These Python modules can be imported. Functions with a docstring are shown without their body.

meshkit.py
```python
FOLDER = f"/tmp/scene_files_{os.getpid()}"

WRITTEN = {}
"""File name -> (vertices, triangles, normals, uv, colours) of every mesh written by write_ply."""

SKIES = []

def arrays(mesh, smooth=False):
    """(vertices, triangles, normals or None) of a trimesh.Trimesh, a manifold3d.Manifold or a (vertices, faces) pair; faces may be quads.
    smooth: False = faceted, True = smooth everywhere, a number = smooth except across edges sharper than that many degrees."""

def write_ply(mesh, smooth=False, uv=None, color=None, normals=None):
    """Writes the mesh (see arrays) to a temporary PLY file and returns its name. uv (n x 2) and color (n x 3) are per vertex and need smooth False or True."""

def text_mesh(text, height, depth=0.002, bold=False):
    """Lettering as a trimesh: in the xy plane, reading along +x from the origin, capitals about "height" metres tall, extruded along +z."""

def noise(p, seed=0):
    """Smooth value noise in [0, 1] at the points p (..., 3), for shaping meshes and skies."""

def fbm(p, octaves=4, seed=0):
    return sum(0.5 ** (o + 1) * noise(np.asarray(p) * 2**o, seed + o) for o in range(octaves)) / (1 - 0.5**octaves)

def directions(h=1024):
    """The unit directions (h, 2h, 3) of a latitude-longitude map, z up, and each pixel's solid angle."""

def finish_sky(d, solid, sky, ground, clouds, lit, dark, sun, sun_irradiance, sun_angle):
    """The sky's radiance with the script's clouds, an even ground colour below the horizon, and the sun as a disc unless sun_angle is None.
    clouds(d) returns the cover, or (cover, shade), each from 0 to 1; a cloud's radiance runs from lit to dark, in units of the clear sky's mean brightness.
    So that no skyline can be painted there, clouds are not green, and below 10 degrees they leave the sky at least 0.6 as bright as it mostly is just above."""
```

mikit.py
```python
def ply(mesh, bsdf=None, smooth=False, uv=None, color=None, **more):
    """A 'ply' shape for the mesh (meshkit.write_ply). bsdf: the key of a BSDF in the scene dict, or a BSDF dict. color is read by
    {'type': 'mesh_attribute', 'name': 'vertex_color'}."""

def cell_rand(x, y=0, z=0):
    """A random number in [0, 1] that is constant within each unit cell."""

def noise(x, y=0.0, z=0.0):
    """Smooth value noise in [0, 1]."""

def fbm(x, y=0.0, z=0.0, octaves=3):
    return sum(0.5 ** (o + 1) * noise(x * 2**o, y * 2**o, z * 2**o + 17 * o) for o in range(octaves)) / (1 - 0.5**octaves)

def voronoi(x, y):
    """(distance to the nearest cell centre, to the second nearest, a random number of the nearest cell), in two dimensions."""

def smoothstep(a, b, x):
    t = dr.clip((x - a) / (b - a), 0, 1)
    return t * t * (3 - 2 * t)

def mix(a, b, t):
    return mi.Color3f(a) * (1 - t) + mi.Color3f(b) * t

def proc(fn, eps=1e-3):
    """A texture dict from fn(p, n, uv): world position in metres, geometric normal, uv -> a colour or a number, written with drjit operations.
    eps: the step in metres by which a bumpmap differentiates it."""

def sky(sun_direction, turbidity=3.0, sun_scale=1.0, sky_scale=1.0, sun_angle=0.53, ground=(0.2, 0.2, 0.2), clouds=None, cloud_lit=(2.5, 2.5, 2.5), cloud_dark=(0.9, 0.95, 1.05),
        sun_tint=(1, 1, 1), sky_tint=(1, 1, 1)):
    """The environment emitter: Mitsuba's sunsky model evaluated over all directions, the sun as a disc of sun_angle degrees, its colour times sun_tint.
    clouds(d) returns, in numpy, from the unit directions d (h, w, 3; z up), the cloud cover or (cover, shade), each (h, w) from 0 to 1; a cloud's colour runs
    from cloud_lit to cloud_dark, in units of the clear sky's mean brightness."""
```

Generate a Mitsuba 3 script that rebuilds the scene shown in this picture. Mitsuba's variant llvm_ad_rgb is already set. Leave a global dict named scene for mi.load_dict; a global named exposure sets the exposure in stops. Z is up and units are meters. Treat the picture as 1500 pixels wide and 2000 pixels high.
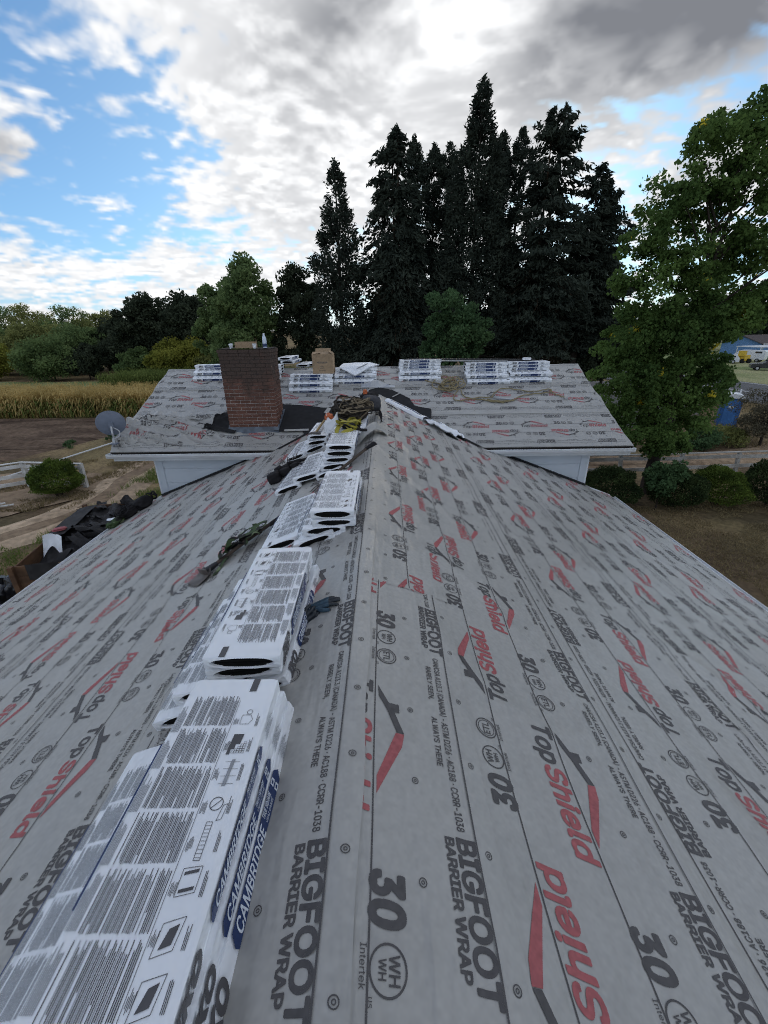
import math, random
import numpy as np, trimesh, mitsuba as mi, drjit as dr
import mikit, meshkit as mk
from mikit import proc, noise, fbm, voronoi, cell_rand, smoothstep, mix
from shapely.geometry import Polygon, Point, LineString, box as sbox
from shapely import affinity
from shapely.ops import unary_union

RNG = np.random.default_rng(7)
random.seed(7)
scene, labels = {}, {}
T4 = mi.ScalarTransform4f

# ------------------------------------------------------------------ camera, sky, exposure
H = 1.45                       # eye above the near ridge (ridge at z = 0)
ZG = -5.4                      # ground
pitch, roll, yaw, camx = 0.4096, -0.0147, -0.0077, 0.1543
fwd = np.array([math.sin(yaw) * math.cos(pitch), math.cos(yaw) * math.cos(pitch), -math.sin(pitch)])
rgt = np.array([math.cos(yaw), -math.sin(yaw), 0.0])
upv = np.cross(rgt, fwd)
upv = -rgt * math.sin(roll) + upv * math.cos(roll)
eye = np.array([camx, 0.0, H])
scene['camera'] = {'type': 'perspective', 'fov': 2 * math.degrees(math.atan(750 / 825.432)), 'fov_axis': 'x',
                   'near_clip': 0.05, 'far_clip': 3000.0,
                   'to_world': T4().look_at(origin=eye.tolist(), target=(eye + fwd).tolist(), up=upv.tolist())}


SUN = [0.135, 0.89, 0.436]


def clouds(d):
    az = np.degrees(np.arctan2(d[..., 0], d[..., 1]))
    el = np.degrees(np.arcsin(np.clip(d[..., 2], -1, 1)))
    w = 1 / (np.maximum(d[..., 2], 0) + 0.17)
    q = np.stack([d[..., 0] * w, d[..., 1] * w, 0 * w], -1)
    warp = np.stack([mk.fbm(q * 2.3, 3, 5) - 0.5, mk.fbm(q * 2.3 + 7, 3, 6) - 0.5, 0 * w], -1)
    big = mk.fbm(q * 1.1 + np.array([3.1, 0.7, 0]), 3, 11)
    mid = mk.fbm(q * np.array([4.5, 5.0, 1]) + warp * 1.2, 4, 19)
    cells = mk.fbm(q * np.array([15., 19., 1]) + warp * 3.2, 4, 23)
    soft = mk.fbm(q * 3.2 + warp * 1.6 + 4, 3, 37)

    def bump(a, e, sa, se, tilt=0.0, k=1.0):
        x, y = (az - a + 180) % 360 - 180, el - e
        x, y = x + k * 14 * warp[..., 0], y + k * 7 * warp[..., 1]
        c, s = math.cos(math.radians(tilt)), math.sin(math.radians(tilt))
        return np.exp(-0.5 * (((x * c + y * s) / sa) ** 2 + ((-x * s + y * c) / se) ** 2))
    dens = 0.50 + 0.45 * (big - 0.5) + 0.75 * (mid - 0.5) + 0.95 * (cells - 0.5)
    clear = 0.42 * bump(-36, 23, 4.5, 5) + 0.10 * bump(-29, 15, 9, 4) + 0.12 * bump(-22, 17, 5, 1.6, -20) + 0.22 * bump(-33, 10.5, 6, 2.5) + 0.10 * bump(-23, 8, 5, 2) + 0.34 * bump(27, 15, 6, 1.8, 14) + 0.28 * bump(35, 20.5, 4, 4) + 0.15 * bump(22, 11.5, 4, 3)
    full = 0.40 * bump(-10, 20, 8, 7) + 0.30 * bump(-13, 12, 7, 3.5) + 0.75 * bump(14, 26, 22, 5.5, -2) + 0.20 * bump(6, 12, 9, 6) + 0.30 * bump(-28, 3.5, 12, 2.2) + 0.25 * bump(33, 10, 5, 4) + 0.35 * bump(-38, 13.5, 3, 1.6)
    dens = dens + full - clear
    cover = np.clip((dens - 0.28) / 0.46, 0, 1)
    cover = cover * cover * (3 - 2 * cover)
    cover = np.maximum(cover, 0.7 * np.clip((3.5 - el) / 3, 0, 1))
    thick = np.clip((dens - 0.62) / 0.5, 0, 1)
    dark = 1.0 * bump(25, 24.2, 12.5, 4.2, -2, 0.35) + 0.5 * bump(-1.5, 26.5, 4, 2.2, 0, 0.5) + 0.10 * bump(-1, 19, 6, 3) + 0.45 * bump(-38, 13.5, 3, 1.6) + 0.30 * bump(31, 12.5, 4, 2.0)
    dark = dark * (0.75 + 0.5 * soft)
    glow = np.clip(0.75 * bump(8.6, 26.0, 4.5, 3.2, 0, 0.25) + 0.25 * bump(8.6, 25, 9, 6, 0, 0.4), 0, 1)
    dark = dark * (1 - glow)
    front = np.clip((0.55 - d @ (np.array(SUN) / np.linalg.norm(SUN))) / 0.9, 0, 1)      # clouds away from the sun are lit from the front
    shade = np.clip(0.30 * (1 - front) - 0.28 * glow + 0.6 * thick * (0.62 - cells) * (1 - np.minimum(1, dark)) + 0.8 * (0.50 - mid) * thick + 0.15 * (0.5 - soft) + 0.42 * (0.5 - cells) * (1 - np.minimum(1, dark)) + 0.98 * dark, 0, 1)
    # the far side of the sky goes on as broken cloud of the same kind
    return cover, shade


scene['sky'] = mikit.sky(SUN, turbidity=3.0, sun_scale=0.008, sun_angle=1.6, ground=(0.12, 0.11, 0.09), clouds=clouds,
                         cloud_lit=(4.1, 4.13, 4.16), cloud_dark=(0.78, 0.82, 0.92), sun_tint=(0.9, 1.0, 1.1), sky_tint=(0.60, 0.86, 1.14))
exposure = 2.1

# ------------------------------------------------------------------ helpers


class MB:
    """Collects pieces into one mesh."""

    def __init__(self):
        self.v, self.f, self.n = [], [], 0

    def add(self, v, f):
        v, f = np.asarray(v, float), np.asarray(f, int)
        if len(f) == 0:
            return self
        if f.shape[1] == 4:
            f = np.vstack([f[:, [0, 1, 2]], f[:, [0, 2, 3]]])
        self.v.append(v); self.f.append(f + self.n); self.n += len(v)
        return self

    def box(self, c, s, R=None):
        s = np.asarray(s, float) / 2
        v = np.array([[x, y, z] for x in (-1, 1) for y in (-1, 1) for z in (-1, 1)], float) * s
        if R is not None:
            v = v @ np.asarray(R).T
        return self.add(v + np.asarray(c, float), [[0, 1, 3], [0, 3, 2], [4, 6, 7], [4, 7, 5], [0, 4, 5], [0, 5, 1], [2, 3, 7], [2, 7, 6], [0, 2, 6], [0, 6, 4], [1, 5, 7], [1, 7, 3]])

    def box2(self, a, b):
        a, b = np.asarray(a, float), np.asarray(b, float)
        return self.box((a + b) / 2, np.abs(b - a))

    def beam(self, a, b, w, t, up=(0, 0, 1)):
        """A plank from a to b, w wide (across), t thick (along up)."""
        a, b = np.asarray(a, float), np.asarray(b, float)
        y = b - a; L = np.linalg.norm(y); y /= L
        x = np.cross(y, up); x /= np.linalg.norm(x); z = np.cross(x, y)
        return self.box((a + b) / 2, (w, L, t), np.stack([x, y, z], 1))

    def tube(self, pts, r, sides=8, cap=True):
        p = np.asarray(pts, float); r = np.broadcast_to(np.asarray(r, float), (len(p),))
        t = np.gradient(p, axis=0); t /= np.linalg.norm(t, axis=1, keepdims=True) + 1e-12
        ref = np.array([0, 0, 1.0]) if abs(t[:, 2]).mean() < 0.8 else np.array([1.0, 0.1, 0])
        a = np.cross(t, ref); a /= np.linalg.norm(a, axis=1, keepdims=True) + 1e-12
        b = np.cross(t, a); ang = np.arange(sides) * 2 * np.pi / sides
        v = p[:, None] + r[:, None, None] * (np.cos(ang)[None, :, None] * a[:, None] + np.sin(ang)[None, :, None] * b[:, None])
        i, j = np.meshgrid(np.arange(len(p) - 1), np.arange(sides), indexing='ij')
        f = np.stack([i * sides + j, i * sides + (j + 1) % sides, (i + 1) * sides + (j + 1) % sides, (i + 1) * sides + j], -1).reshape(-1, 4)
        self.add(v.reshape(-1, 3), f)
        if cap:
            for k, o in ((0, 1), (len(p) - 1, 0)):
                ring = v[k]; n = len(ring)
                self.add(np.vstack([ring, p[k]]), [[j, (j + 1) % n, n] if o == 0 else [(j + 1) % n, j, n] for j in range(n)])
        return self

    def grid(self, P, thick=None):
        """P (m, n, 3) as a sheet."""
        m, n = P.shape[:2]
        i, j = np.meshgrid(np.arange(m - 1), np.arange(n - 1), indexing='ij')
        f = np.stack([i * n + j, (i + 1) * n + j, (i + 1) * n + j + 1, i * n + j + 1], -1).reshape(-1, 4)
        return self.add(P.reshape(-1, 3), f)

    def tri(self, mesh, M=None):
        v = np.asarray(mesh.vertices)
        if M is not None:
            v = v @ np.asarray(M)[:3, :3].T + np.asarray(M)[:3, 3]
        return self.add(v, mesh.faces)

    def mesh(self):
        return np.vstack(self.v), np.vstack(self.f)


used = set()


def num(key):
    k, i = key, 0
    while k in used:
        i += 1
        k = f'{key}_{i:03d}'
    used.add(k)
    return k


def put(name, mesh, bsdf, parent=None, smooth=False, label=None, cat=None, group=None, kind=None, M=None):
    key = num((parent + '__' if parent else '') + name)
    d = mesh if isinstance(mesh, dict) else ply(mesh.mesh() if isinstance(mesh, MB) else mesh, bsdf, smooth)
    if M is not None:
        d = {**d, 'to_world': T4(np.asarray(M, float))}
    scene[key] = d
    tag(key, label, cat, group, kind)
    return key


def tag(key, label=None, cat=None, group=None, kind=None):
    d = {k: v for k, v in (('label', label), ('category', cat), ('group', group), ('kind', kind)) if v}
    if d:
        labels[key] = d


def thing(name, label, cat, group=None):
    key = num(name)
    tag(key, label, cat, group)
    return key


def mat(name, d):
    scene['mat_' + name] = d
    return name


def ply(mesh, bsdf, smooth=False):
    return mikit.ply(mesh, 'mat_' + bsdf, smooth)


def two(d):
    return {'type': 'twosided', 'bsdf': d}


def rgb(c):
    return {'type': 'rgb', 'value': list(map(float, c))} if isinstance(c, (tuple, list)) else c


def pr(c, rough=0.6, spec=0.4, bump=None, bscale=1.0, eps=1e-3, **more):
    d = {'type': 'principled', 'base_color': rgb(c), 'roughness': rough, 'specular': spec, **more}
    if bump is not None:
        d = {'type': 'bumpmap', 'arbitrary': proc(bump, eps), 'scale': bscale, 'bsdf': d}
    return two(d)


def tone(c, amt=0.25, f=6.0, c2=None, amt2=0.0, f2=1.2):
    """Colour with soft blotches."""
    c2 = c if c2 is None else c2

    def fn(p, n, uv):
        a = fbm(p.x * f, p.y * f, p.z * f, 3)
        b = smoothstep(0.35, 0.7, fbm(p.x * f2 + 9, p.y * f2, p.z * f2, 2))
        return mix(c, c2, b * amt2) * (1 - amt + 2 * amt * a)
    return proc(fn)


def rot(axis, a):
    return trimesh.transformations.rotation_matrix(a, axis)[:3, :3]


def pose(R, t):
    M = np.eye(4); M[:3, :3] = R; M[:3, 3] = t
    return M


def spline(P, n=8):
    """Catmull-Rom through P."""
    P = np.asarray(P, float)
    Q = np.vstack([2 * P[0] - P[1], P, 2 * P[-1] - P[-2]])
    out = []
    for i in range(1, len(Q) - 2):
        t = np.linspace(0, 1, n, endpoint=False)[:, None]
        a, b, c, d = Q[i - 1:i + 3]
        out.append(0.5 * (2 * b + (c - a) * t + (2 * a - 5 * b + 4 * c - d) * t ** 2 + (3 * b - a - 3 * c + d) * t ** 3))
    return np.vstack(out + [P[-1:]])


_tx = {}


def flat_text(s, h, bold=False, shear=0.0, xs=1.0, fat=0.0):
    """(V (n,2), F) of flat lettering, h tall, leaning by shear, squeezed by xs."""
    k = (s, bold, fat)
    if k not in _tx:
        m = mk.text_mesh(s, 1.0, 0.02, bold)
        f = m.faces[(m.vertices[m.faces][:, :, 2] > 0.01).all(1)]
        u, inv = np.unique(f, return_inverse=True)
        _tx[k] = (m.vertices[u][:, :2].copy(), inv.reshape(-1, 3))
        if fat:
            v, f = _tx[k]
            _tx[k] = poly_tri(unary_union([Polygon(v[t]) for t in f]).buffer(fat, 2).simplify(0.006))
    v, f = _tx[k]
    v = v - [v[:, 0].min(), 0]
    return np.stack([v[:, 0] * xs + shear * v[:, 1], v[:, 1]], 1) * h, f


def poly_tri(p):
    """(V, F) of a shapely polygon."""
    if p.geom_type == 'MultiPolygon':
        a, b, n = [], [], 0
        for g in p.geoms:
            v, f = poly_tri(g); a.append(v); b.append(f + n); n += len(v)
        return np.vstack(a), np.vstack(b)
    v, f = trimesh.creation.triangulate_polygon(p, engine='earcut')
    return np.asarray(v), np.asarray(f)


def fit_w(vf, w, h=None):
    """Scale flat lettering to a width (and height)."""
    v, f = vf
    v = v.copy()
    v[:, 0] -= v[:, 0].min(); v[:, 0] *= w / v[:, 0].max()
    return v, f


# ------------------------------------------------------------------ materials


def fibre(p, n, uv):
    q = fbm(p.x * 7, p.y * 1.1, 3.3, 3)
    return 0.35 * fbm(p.x * 34, p.y * 5.5, p.z * 34, 3) + 0.35 * q + 0.75 * (1 - dr.abs(2 * fbm(p.x * 3.1 + 0.5 * p.y, p.y * 0.9 - 0.4 * p.x, 1.7, 2) - 1))


def under_col(p, n, uv):
    a = fbm(p.x * 60, p.y * 60, p.z * 60, 2)
    b = fbm(p.x * 2.2, p.y * 0.8, p.z * 2.2, 3)
    c = smoothstep(0.52, 0.75, fbm(p.x * 9 + 4, p.y * 9, p.z * 5, 3))
    return mi.Color3f(0.306, 0.299, 0.278) * (0.79 + 0.24 * a + 0.18 * b) * (1 - 0.06 * c)


mat('underlay', pr(proc(under_col), 0.40, 0.85, fibre, 0.022, 2e-3))
mat('ink_black', pr(proc(lambda p, n, uv: mi.Color3f(0.068, 0.064, 0.064) * (0.8 + 0.5 * fbm(p.x * 70, p.y * 70, p.z * 30, 2))), 0.5, 0.35, fibre, 0.012, 2e-3))
mat('ink_red', pr(proc(lambda p, n, uv: mi.Color3f(0.33, 0.088, 0.092) * (0.75 + 0.5 * fbm(p.x * 70, p.y * 70, p.z * 30, 2))), 0.5, 0.35, fibre, 0.012, 2e-3))
mat('membrane', pr(tone((0.017, 0.017, 0.018), 0.35, 14), 0.75, 0.2, lambda p, n, uv: fbm(p.x * 20, p.y * 20, p.z * 20, 3), 0.01))
mat('white_paint', pr(tone((0.62, 0.64, 0.66), 0.08, 5, (0.5, 0.5, 0.47), 0.4), 0.45, 0.45))
mat('siding', pr(tone((0.46, 0.50, 0.54), 0.08, 3), 0.55, 0.4, lambda p, n, uv: fbm(p.x * 6, p.y * 6, p.z * 60, 2), 0.002))
mat('gutter_inside', pr(tone((0.035, 0.03, 0.027), 0.4, 30), 0.8, 0.2))
mat('lead', pr(tone((0.16, 0.19, 0.23), 0.3, 12, (0.07, 0.07, 0.08), 0.6, 7), 0.45, 0.5, metallic=0.3))


def brick_col(p, n, uv):
    r = cell_rand(p.x * 4.5 + p.y * 4.5, 0.0, p.z * 14.2)
    soot = smoothstep(0.22, 0.80, 0.60 * smoothstep(-0.25, 1.05, p.z) + 0.5 * fbm(p.x * 6, p.y * 6, p.z * 3, 3) - 0.02)
    base = mix((0.098, 0.045, 0.033), (0.162, 0.077, 0.055), r) * (0.7 + 0.6 * fbm(p.x * 50, p.y * 50, p.z * 50, 2))
    return mix(base, (0.060, 0.048, 0.040), soot * 0.85)


def mortar_col(p, n, uv):
    soot = smoothstep(0.25, 0.62, 0.60 * smoothstep(-0.2, 0.95, p.z) + 0.5 * fbm(p.x * 6, p.y * 6, p.z * 3, 3))
    return mix((0.42, 0.385, 0.34), (0.052, 0.043, 0.037), soot) * (0.7 + 0.6 * fbm(p.x * 40, p.y * 40, p.z * 40, 2))


mat('brick', pr(proc(brick_col), 0.85, 0.25, lambda p, n, uv: fbm(p.x * 60, p.y * 60, p.z * 60, 3), 0.006))
mat('mortar', pr(proc(mortar_col), 0.9, 0.2))
# ------------------------------------------------------------------ the house: roof planes
S = 0.3885
K = math.hypot(1, S)
WL, WR, WY = 5.06, 4.96, 8.53
YE, ZE, YR, ZR = 8.38, -0.796, 11.57, 0.519
SF = (ZR - ZE) / (YR - YE)
KF = math.hypot(1, SF)
XFL, XFR = -5.49, 5.13
XWL, XWR = -4.70, 4.37
LF = (YR - YE) * KF
YI = 10.31
house = thing('house', 'house with a long grey papered roof, brick chimney and pale blue board walls', 'house')


def Pn(u, Y, h=0.0):
    """A point of the near roof: u = signed distance from the ridge down the slope, Y along it, h off the surface."""
    u, Y, h = np.broadcast_arrays(np.asarray(u, float), np.asarray(Y, float), np.asarray(h, float))
    e = 0.03
    r = np.sqrt(u * u + e * e) - e
    x = u / K
    z = -S * r / K
    s = u / np.sqrt(u * u + e * e)
    return np.stack([x + h * s * S / K, Y, z + h / K], -1)


def Pf(X, v, h=0.0):
    """A point of the far roof's near slope: v = distance up the slope from the eave."""
    X, v, h = np.broadcast_arrays(np.asarray(X, float), np.asarray(v, float), np.asarray(h, float))
    return np.stack([X, YE + v / KF - h * SF / KF, ZE + v * SF / KF + h / KF], -1)


def y_end(u):
    x = np.abs(u) / K
    val = YE + (-S * x - ZE) / SF
    return np.where(x < 1.98, val + 0.12, WY)


def wr(u, Y, s):
    a = mk.noise(np.stack([u * 5.5, Y * 0.8, 0 * u], -1), 3)
    b = mk.noise(np.stack([u * 13, Y * 1.5, 0 * u + s], -1), 4)
    c = mk.noise(np.stack([u * 1.6 + 0.8 * Y, Y * 0.55 - 0.3 * u, 0 * u], -1), 6)
    return 0.0110 * a + 0.0012 * b + 0.017 * np.maximum(0, 1 - np.abs(c - 0.5) * 9) ** 2


# ---- printed pattern of the underlayment, in (l, c): l along the roll, c across it from its centre line
PER = 1.25


def _ring(c, r0, r1, n=28):
    a = np.linspace(0, 2 * np.pi, n + 1)
    return Polygon(np.stack([c[0] + r1 * np.cos(a), c[1] + r1 * np.sin(a)], 1), [np.stack([c[0] + r0 * np.cos(a), c[1] + r0 * np.sin(a)], 1)])


def half_pattern(fine):
    """Printed pieces of one half of the roll over one repeat: [(V, F, red)]."""
    out = []

    def t(s, h, l, c, w=None, red=False, bold=True, shear=0.18, fat=0.0):
        v, f = flat_text(s, h, bold, shear, 1.0, fat)
        if w:
            v, f = fit_w((v, f), w)
        out.append((v + [l, c], f, red))

    def p(poly, red=False):
        v, f = poly_tri(poly); out.append((v, f, red))
    t('Top', 0.088, 0.0, 0.048, 0.190, fat=0.022); t('Shield', 0.088, 0.197, 0.048, 0.372, True, fat=0.022)
    p(Polygon([(0.020, 0.162), (0.078, 0.166), (0.150, 0.206), (0.245, 0.244), (0.245, 0.276), (0.150, 0.237), (0.150, 0.258), (0.106, 0.258), (0.106, 0.212)]))
    p(Polygon([(0.247, 0.276), (0.247, 0.240), (0.440, 0.162), (0.505, 0.162), (0.305, 0.264)]), True)
    t('30', 0.095, 0.725, 0.152, 0.135, shear=0.10, fat=0.05)
    if fine:
        for k, (s, cx) in enumerate((('WH', 0.935), ('ETL', 1.075))):
            p(_ring((cx, 0.203), 0.046, 0.051))
            if k:
                p(_ring((cx, 0.203), 0.037, 0.040))
                t(s, 0.032, cx - 0.029, 0.187, 0.058, shear=0)
            else:
                t(s, 0.028, cx - 0.029, 0.206, 0.058, shear=0); t(s, 0.020, cx - 0.020, 0.178, 0.040, shear=0)
            t('Intertek', 0.017, cx - 0.045, 0.128, 0.085, bold=False, shear=0)
            t('us', 0.015, cx + 0.050, 0.152, 0.018, bold=False, shear=0)
    else:
        for cx in (0.935, 1.075):
            p(_ring((cx, 0.203), 0.040, 0.051, 12)); p(sbox(cx - 0.026, 0.192, cx + 0.026, 0.214))
    t('BIGFOOT', 0.060, 0.590, 0.445, 0.392, shear=0.1, fat=0.032)
    t('BARRIER WRAP', 0.031, 0.595, 0.402, 0.345, shear=0, fat=0.03)
    if fine:
        t('CAN/CSA A123.3 (CANADA) - ASTM D226 \u00b7 AC188 \u00b7 CCRR-1038', 0.0265, 1.005, 0.452, 0.815, bold=True, shear=0.1)
        t('RARELY SEEN,', 0.0245, 1.075, 0.408, 0.200, bold=True, shear=0); t('ALWAYS THERE', 0.0245, 1.370, 0.408, 0.225, bold=True, shear=0)
    else:
        for a, b, c in ((1.005, 1.12, 0.452), (1.13, 1.25, 0.452), (1.27, 1.42, 0.452), (1.44, 1.55, 0.452), (1.57, 1.64, 0.452), (1.66, 1.82, 0.452), (1.075, 1.165, 0.408), (1.175, 1.27, 0.408), (1.37, 1.475, 0.408), (1.485, 1.59, 0.408)):
            p(sbox(a, c + 0.008, b, c + 0.0145))
    for l in np.arange(0, PER - 0.01, PER / 4):
        for c in ((0.31, 0.115), (0.555, 0.0)):
            n = 16 if fine else 8
            p(_ring((l + c[1], c[0]), 0.0100, 0.0130, n)); p(_ring((l + c[1], c[0]), 0.0030, 0.0058, n if fine else 6))
    return out


PAT = {True: half_pattern(True), False: half_pattern(False)}


def printed(to3d, sgn, l0, ranges, hfun, name_parent, near=None, c_ok=(-0.6, 0.6)):
    """Print on a sheet. to3d(l, c) -> 3-D off the surface; ranges = (l min, l max) of the sheet; near(l) -> bool: full detail."""
    blk, red = MB(), MB()
    k0, k1 = math.floor((ranges[0] - l0) / PER) - 2, math.ceil((ranges[1] - l0) / PER) + 2
    for half in (1, -1):
        for k in range(k0, k1 + 1):
            la = l0 + k * PER
            lm = la + 0.6 if half > 0 else la - 0.7
            fine = near(lm)
            for v, f, r in PAT[fine]:
                if half > 0:
                    w = np.stack([la + v[:, 0], v[:, 1]], 1)
                else:
                    w = np.stack([la - 0.086 - v[:, 0], -v[:, 1]], 1)
                if w[:, 0].max() < ranges[0] or w[:, 0].min() > ranges[1] or w[:, 1].max() < c_ok[0] or w[:, 1].min() > c_ok[1]:
                    continue
                mx = 0.045 if fine else 0.11
                v3, f3 = trimesh.remesh.subdivide_to_size(np.c_[w, np.zeros(len(w))], f, mx)
                c = v3[f3].mean(1)
                ok = (c[:, 0] > ranges[0]) & (c[:, 0] < ranges[1]) & (c[:, 1] > c_ok[0]) & (c[:, 1] < c_ok[1])
                f3 = f3[ok]
                if len(f3) == 0:
                    continue
                u, inv = np.unique(f3, return_inverse=True)
                (red if r else blk).add(to3d(v3[u, 0], v3[u, 1]), inv.reshape(-1, 3))
    # rules along the roll
    L = np.arange(ranges[0], ranges[1], 0.07)
    for c in (-0.512, -0.15, 0.15, 0.512):
        if c_ok[0] < c < c_ok[1]:
            a = np.stack([to3d(L, 0 * L + c - 0.0027), to3d(L, 0 * L + c + 0.0027)], 1)
            blk.grid(a)
    if blk.n:
        put('printed_lettering', blk, 'ink_black', name_parent, kind='stuff')
    if red.n:
        put('red_printing', red, 'ink_red', name_parent, kind='stuff')


def near_sheet(M, ulo, uhi, y0, y1, lap, l0, seed, ends=True):
    """One strip of underlayment on the near roof: roll centre M, shown from ulo to uhi (signed), Y from y0 to y1."""
    un = np.arange(ulo, uhi + 1e-6, (uhi - ulo) / max(4, round((uhi - ulo) / 0.035)))

    def hh(u, Y):
        down = (np.abs(u) - min(abs(ulo), abs(uhi))) / (uhi - ulo) if ulo * uhi > 0 else np.clip((u - ulo) / (uhi - ulo), 0, 1)
        dist = np.clip(1 - down, 0, 1) * (uhi - ulo)
        return lap + 0.006 * np.clip(down, 0, 1) ** 2 + 0.008 * np.exp(-((dist - 0.085) / 0.03) ** 2) + wr(np.asarray(u, float), np.asarray(Y, float), seed)
    top = np.minimum(y_end(un), y1)
    n = int((y1 - y0) / 0.06)
    t = np.linspace(0, 1, n)[None, :]
    Y = y0 + t * (top[:, None] - y0)
    U = np.broadcast_to(un[:, None], Y.shape)
    edge = 0.012 * (mk.noise(np.stack([Y * 3, 0 * Y + seed, 0 * Y], -1), 9) - 0.5)
    U2 = U + edge * ((U == un[0]) | (U == un[-1]))
    mb = MB().grid(Pn(U2, Y, hh(U2, Y)))
    for side in (0, -1):                                   # a turned-down edge gives the lap its thickness
        e = Pn(U2[side], Y[side], hh(U2[side], Y[side])); d = Pn(U2[side], Y[side], 0 * Y[side] - 0.004)
        mb.grid(np.stack([e, d] if side else [d, e], 0))
    key = put('underlayment_sheet', mb, 'underlay', house, smooth=40)
    yl = min(y1, float(y_end(np.array([(ulo + uhi) / 2]))[0]))
    printed(lambda l, c: Pn(M + c, -l, hh(M + c, -l) + 0.0020), 1, l0, (-yl, -y0), hh, key, near=lambda l: -l < 4.4,
            c_ok=(ulo - M + 0.004, uhi - M - 0.004))
    return hh


Y0 = -1.6
# (roll centre, from, to, lap height, phase of the print)
h_lt = near_sheet(-0.54, -1.14, 0.055, Y0, 11.0, 0.010, -1.384, 1)
near_sheet(-0.055, 0.0, 0.545, Y0, 2.28, 0.006, -1.45, 2)
near_sheet(0.45, 0.0, 0.56, 2.26, 11.0, 0.0075, -3.05, 3)
near_sheet(0.83, 0.42, 1.43, Y0, 11.0, 0.004, -1.448, 4)
near_sheet(1.965, 1.30, 2.565, Y0, 11.0, 0.002, -1.589, 5)
near_sheet(3.08, 2.44, 3.68, Y0, 11.0, 0.000, -1.92, 6)
near_sheet(4.20, 3.55, 4.80, Y0, 11.0, -0.002, -1.2, 7)
near_sheet(5.31, 4.68, WR * K, Y0, 11.0, -0.004, -1.75, 8)
near_sheet(-1.655, -2.255, -1.02, Y0, 11.0, 0.005, -1.67, 9)
near_sheet(-2.77, -3.37, -2.12, Y0, 11.0, 0.003, -1.15, 10)
near_sheet(-3.885, -4.485, -3.24, Y0, 11.0, 0.001, -1.9, 11)
near_sheet(-5.0, -WL * K, -4.36, Y0, 11.0, -0.001, -1.4, 12)


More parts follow.
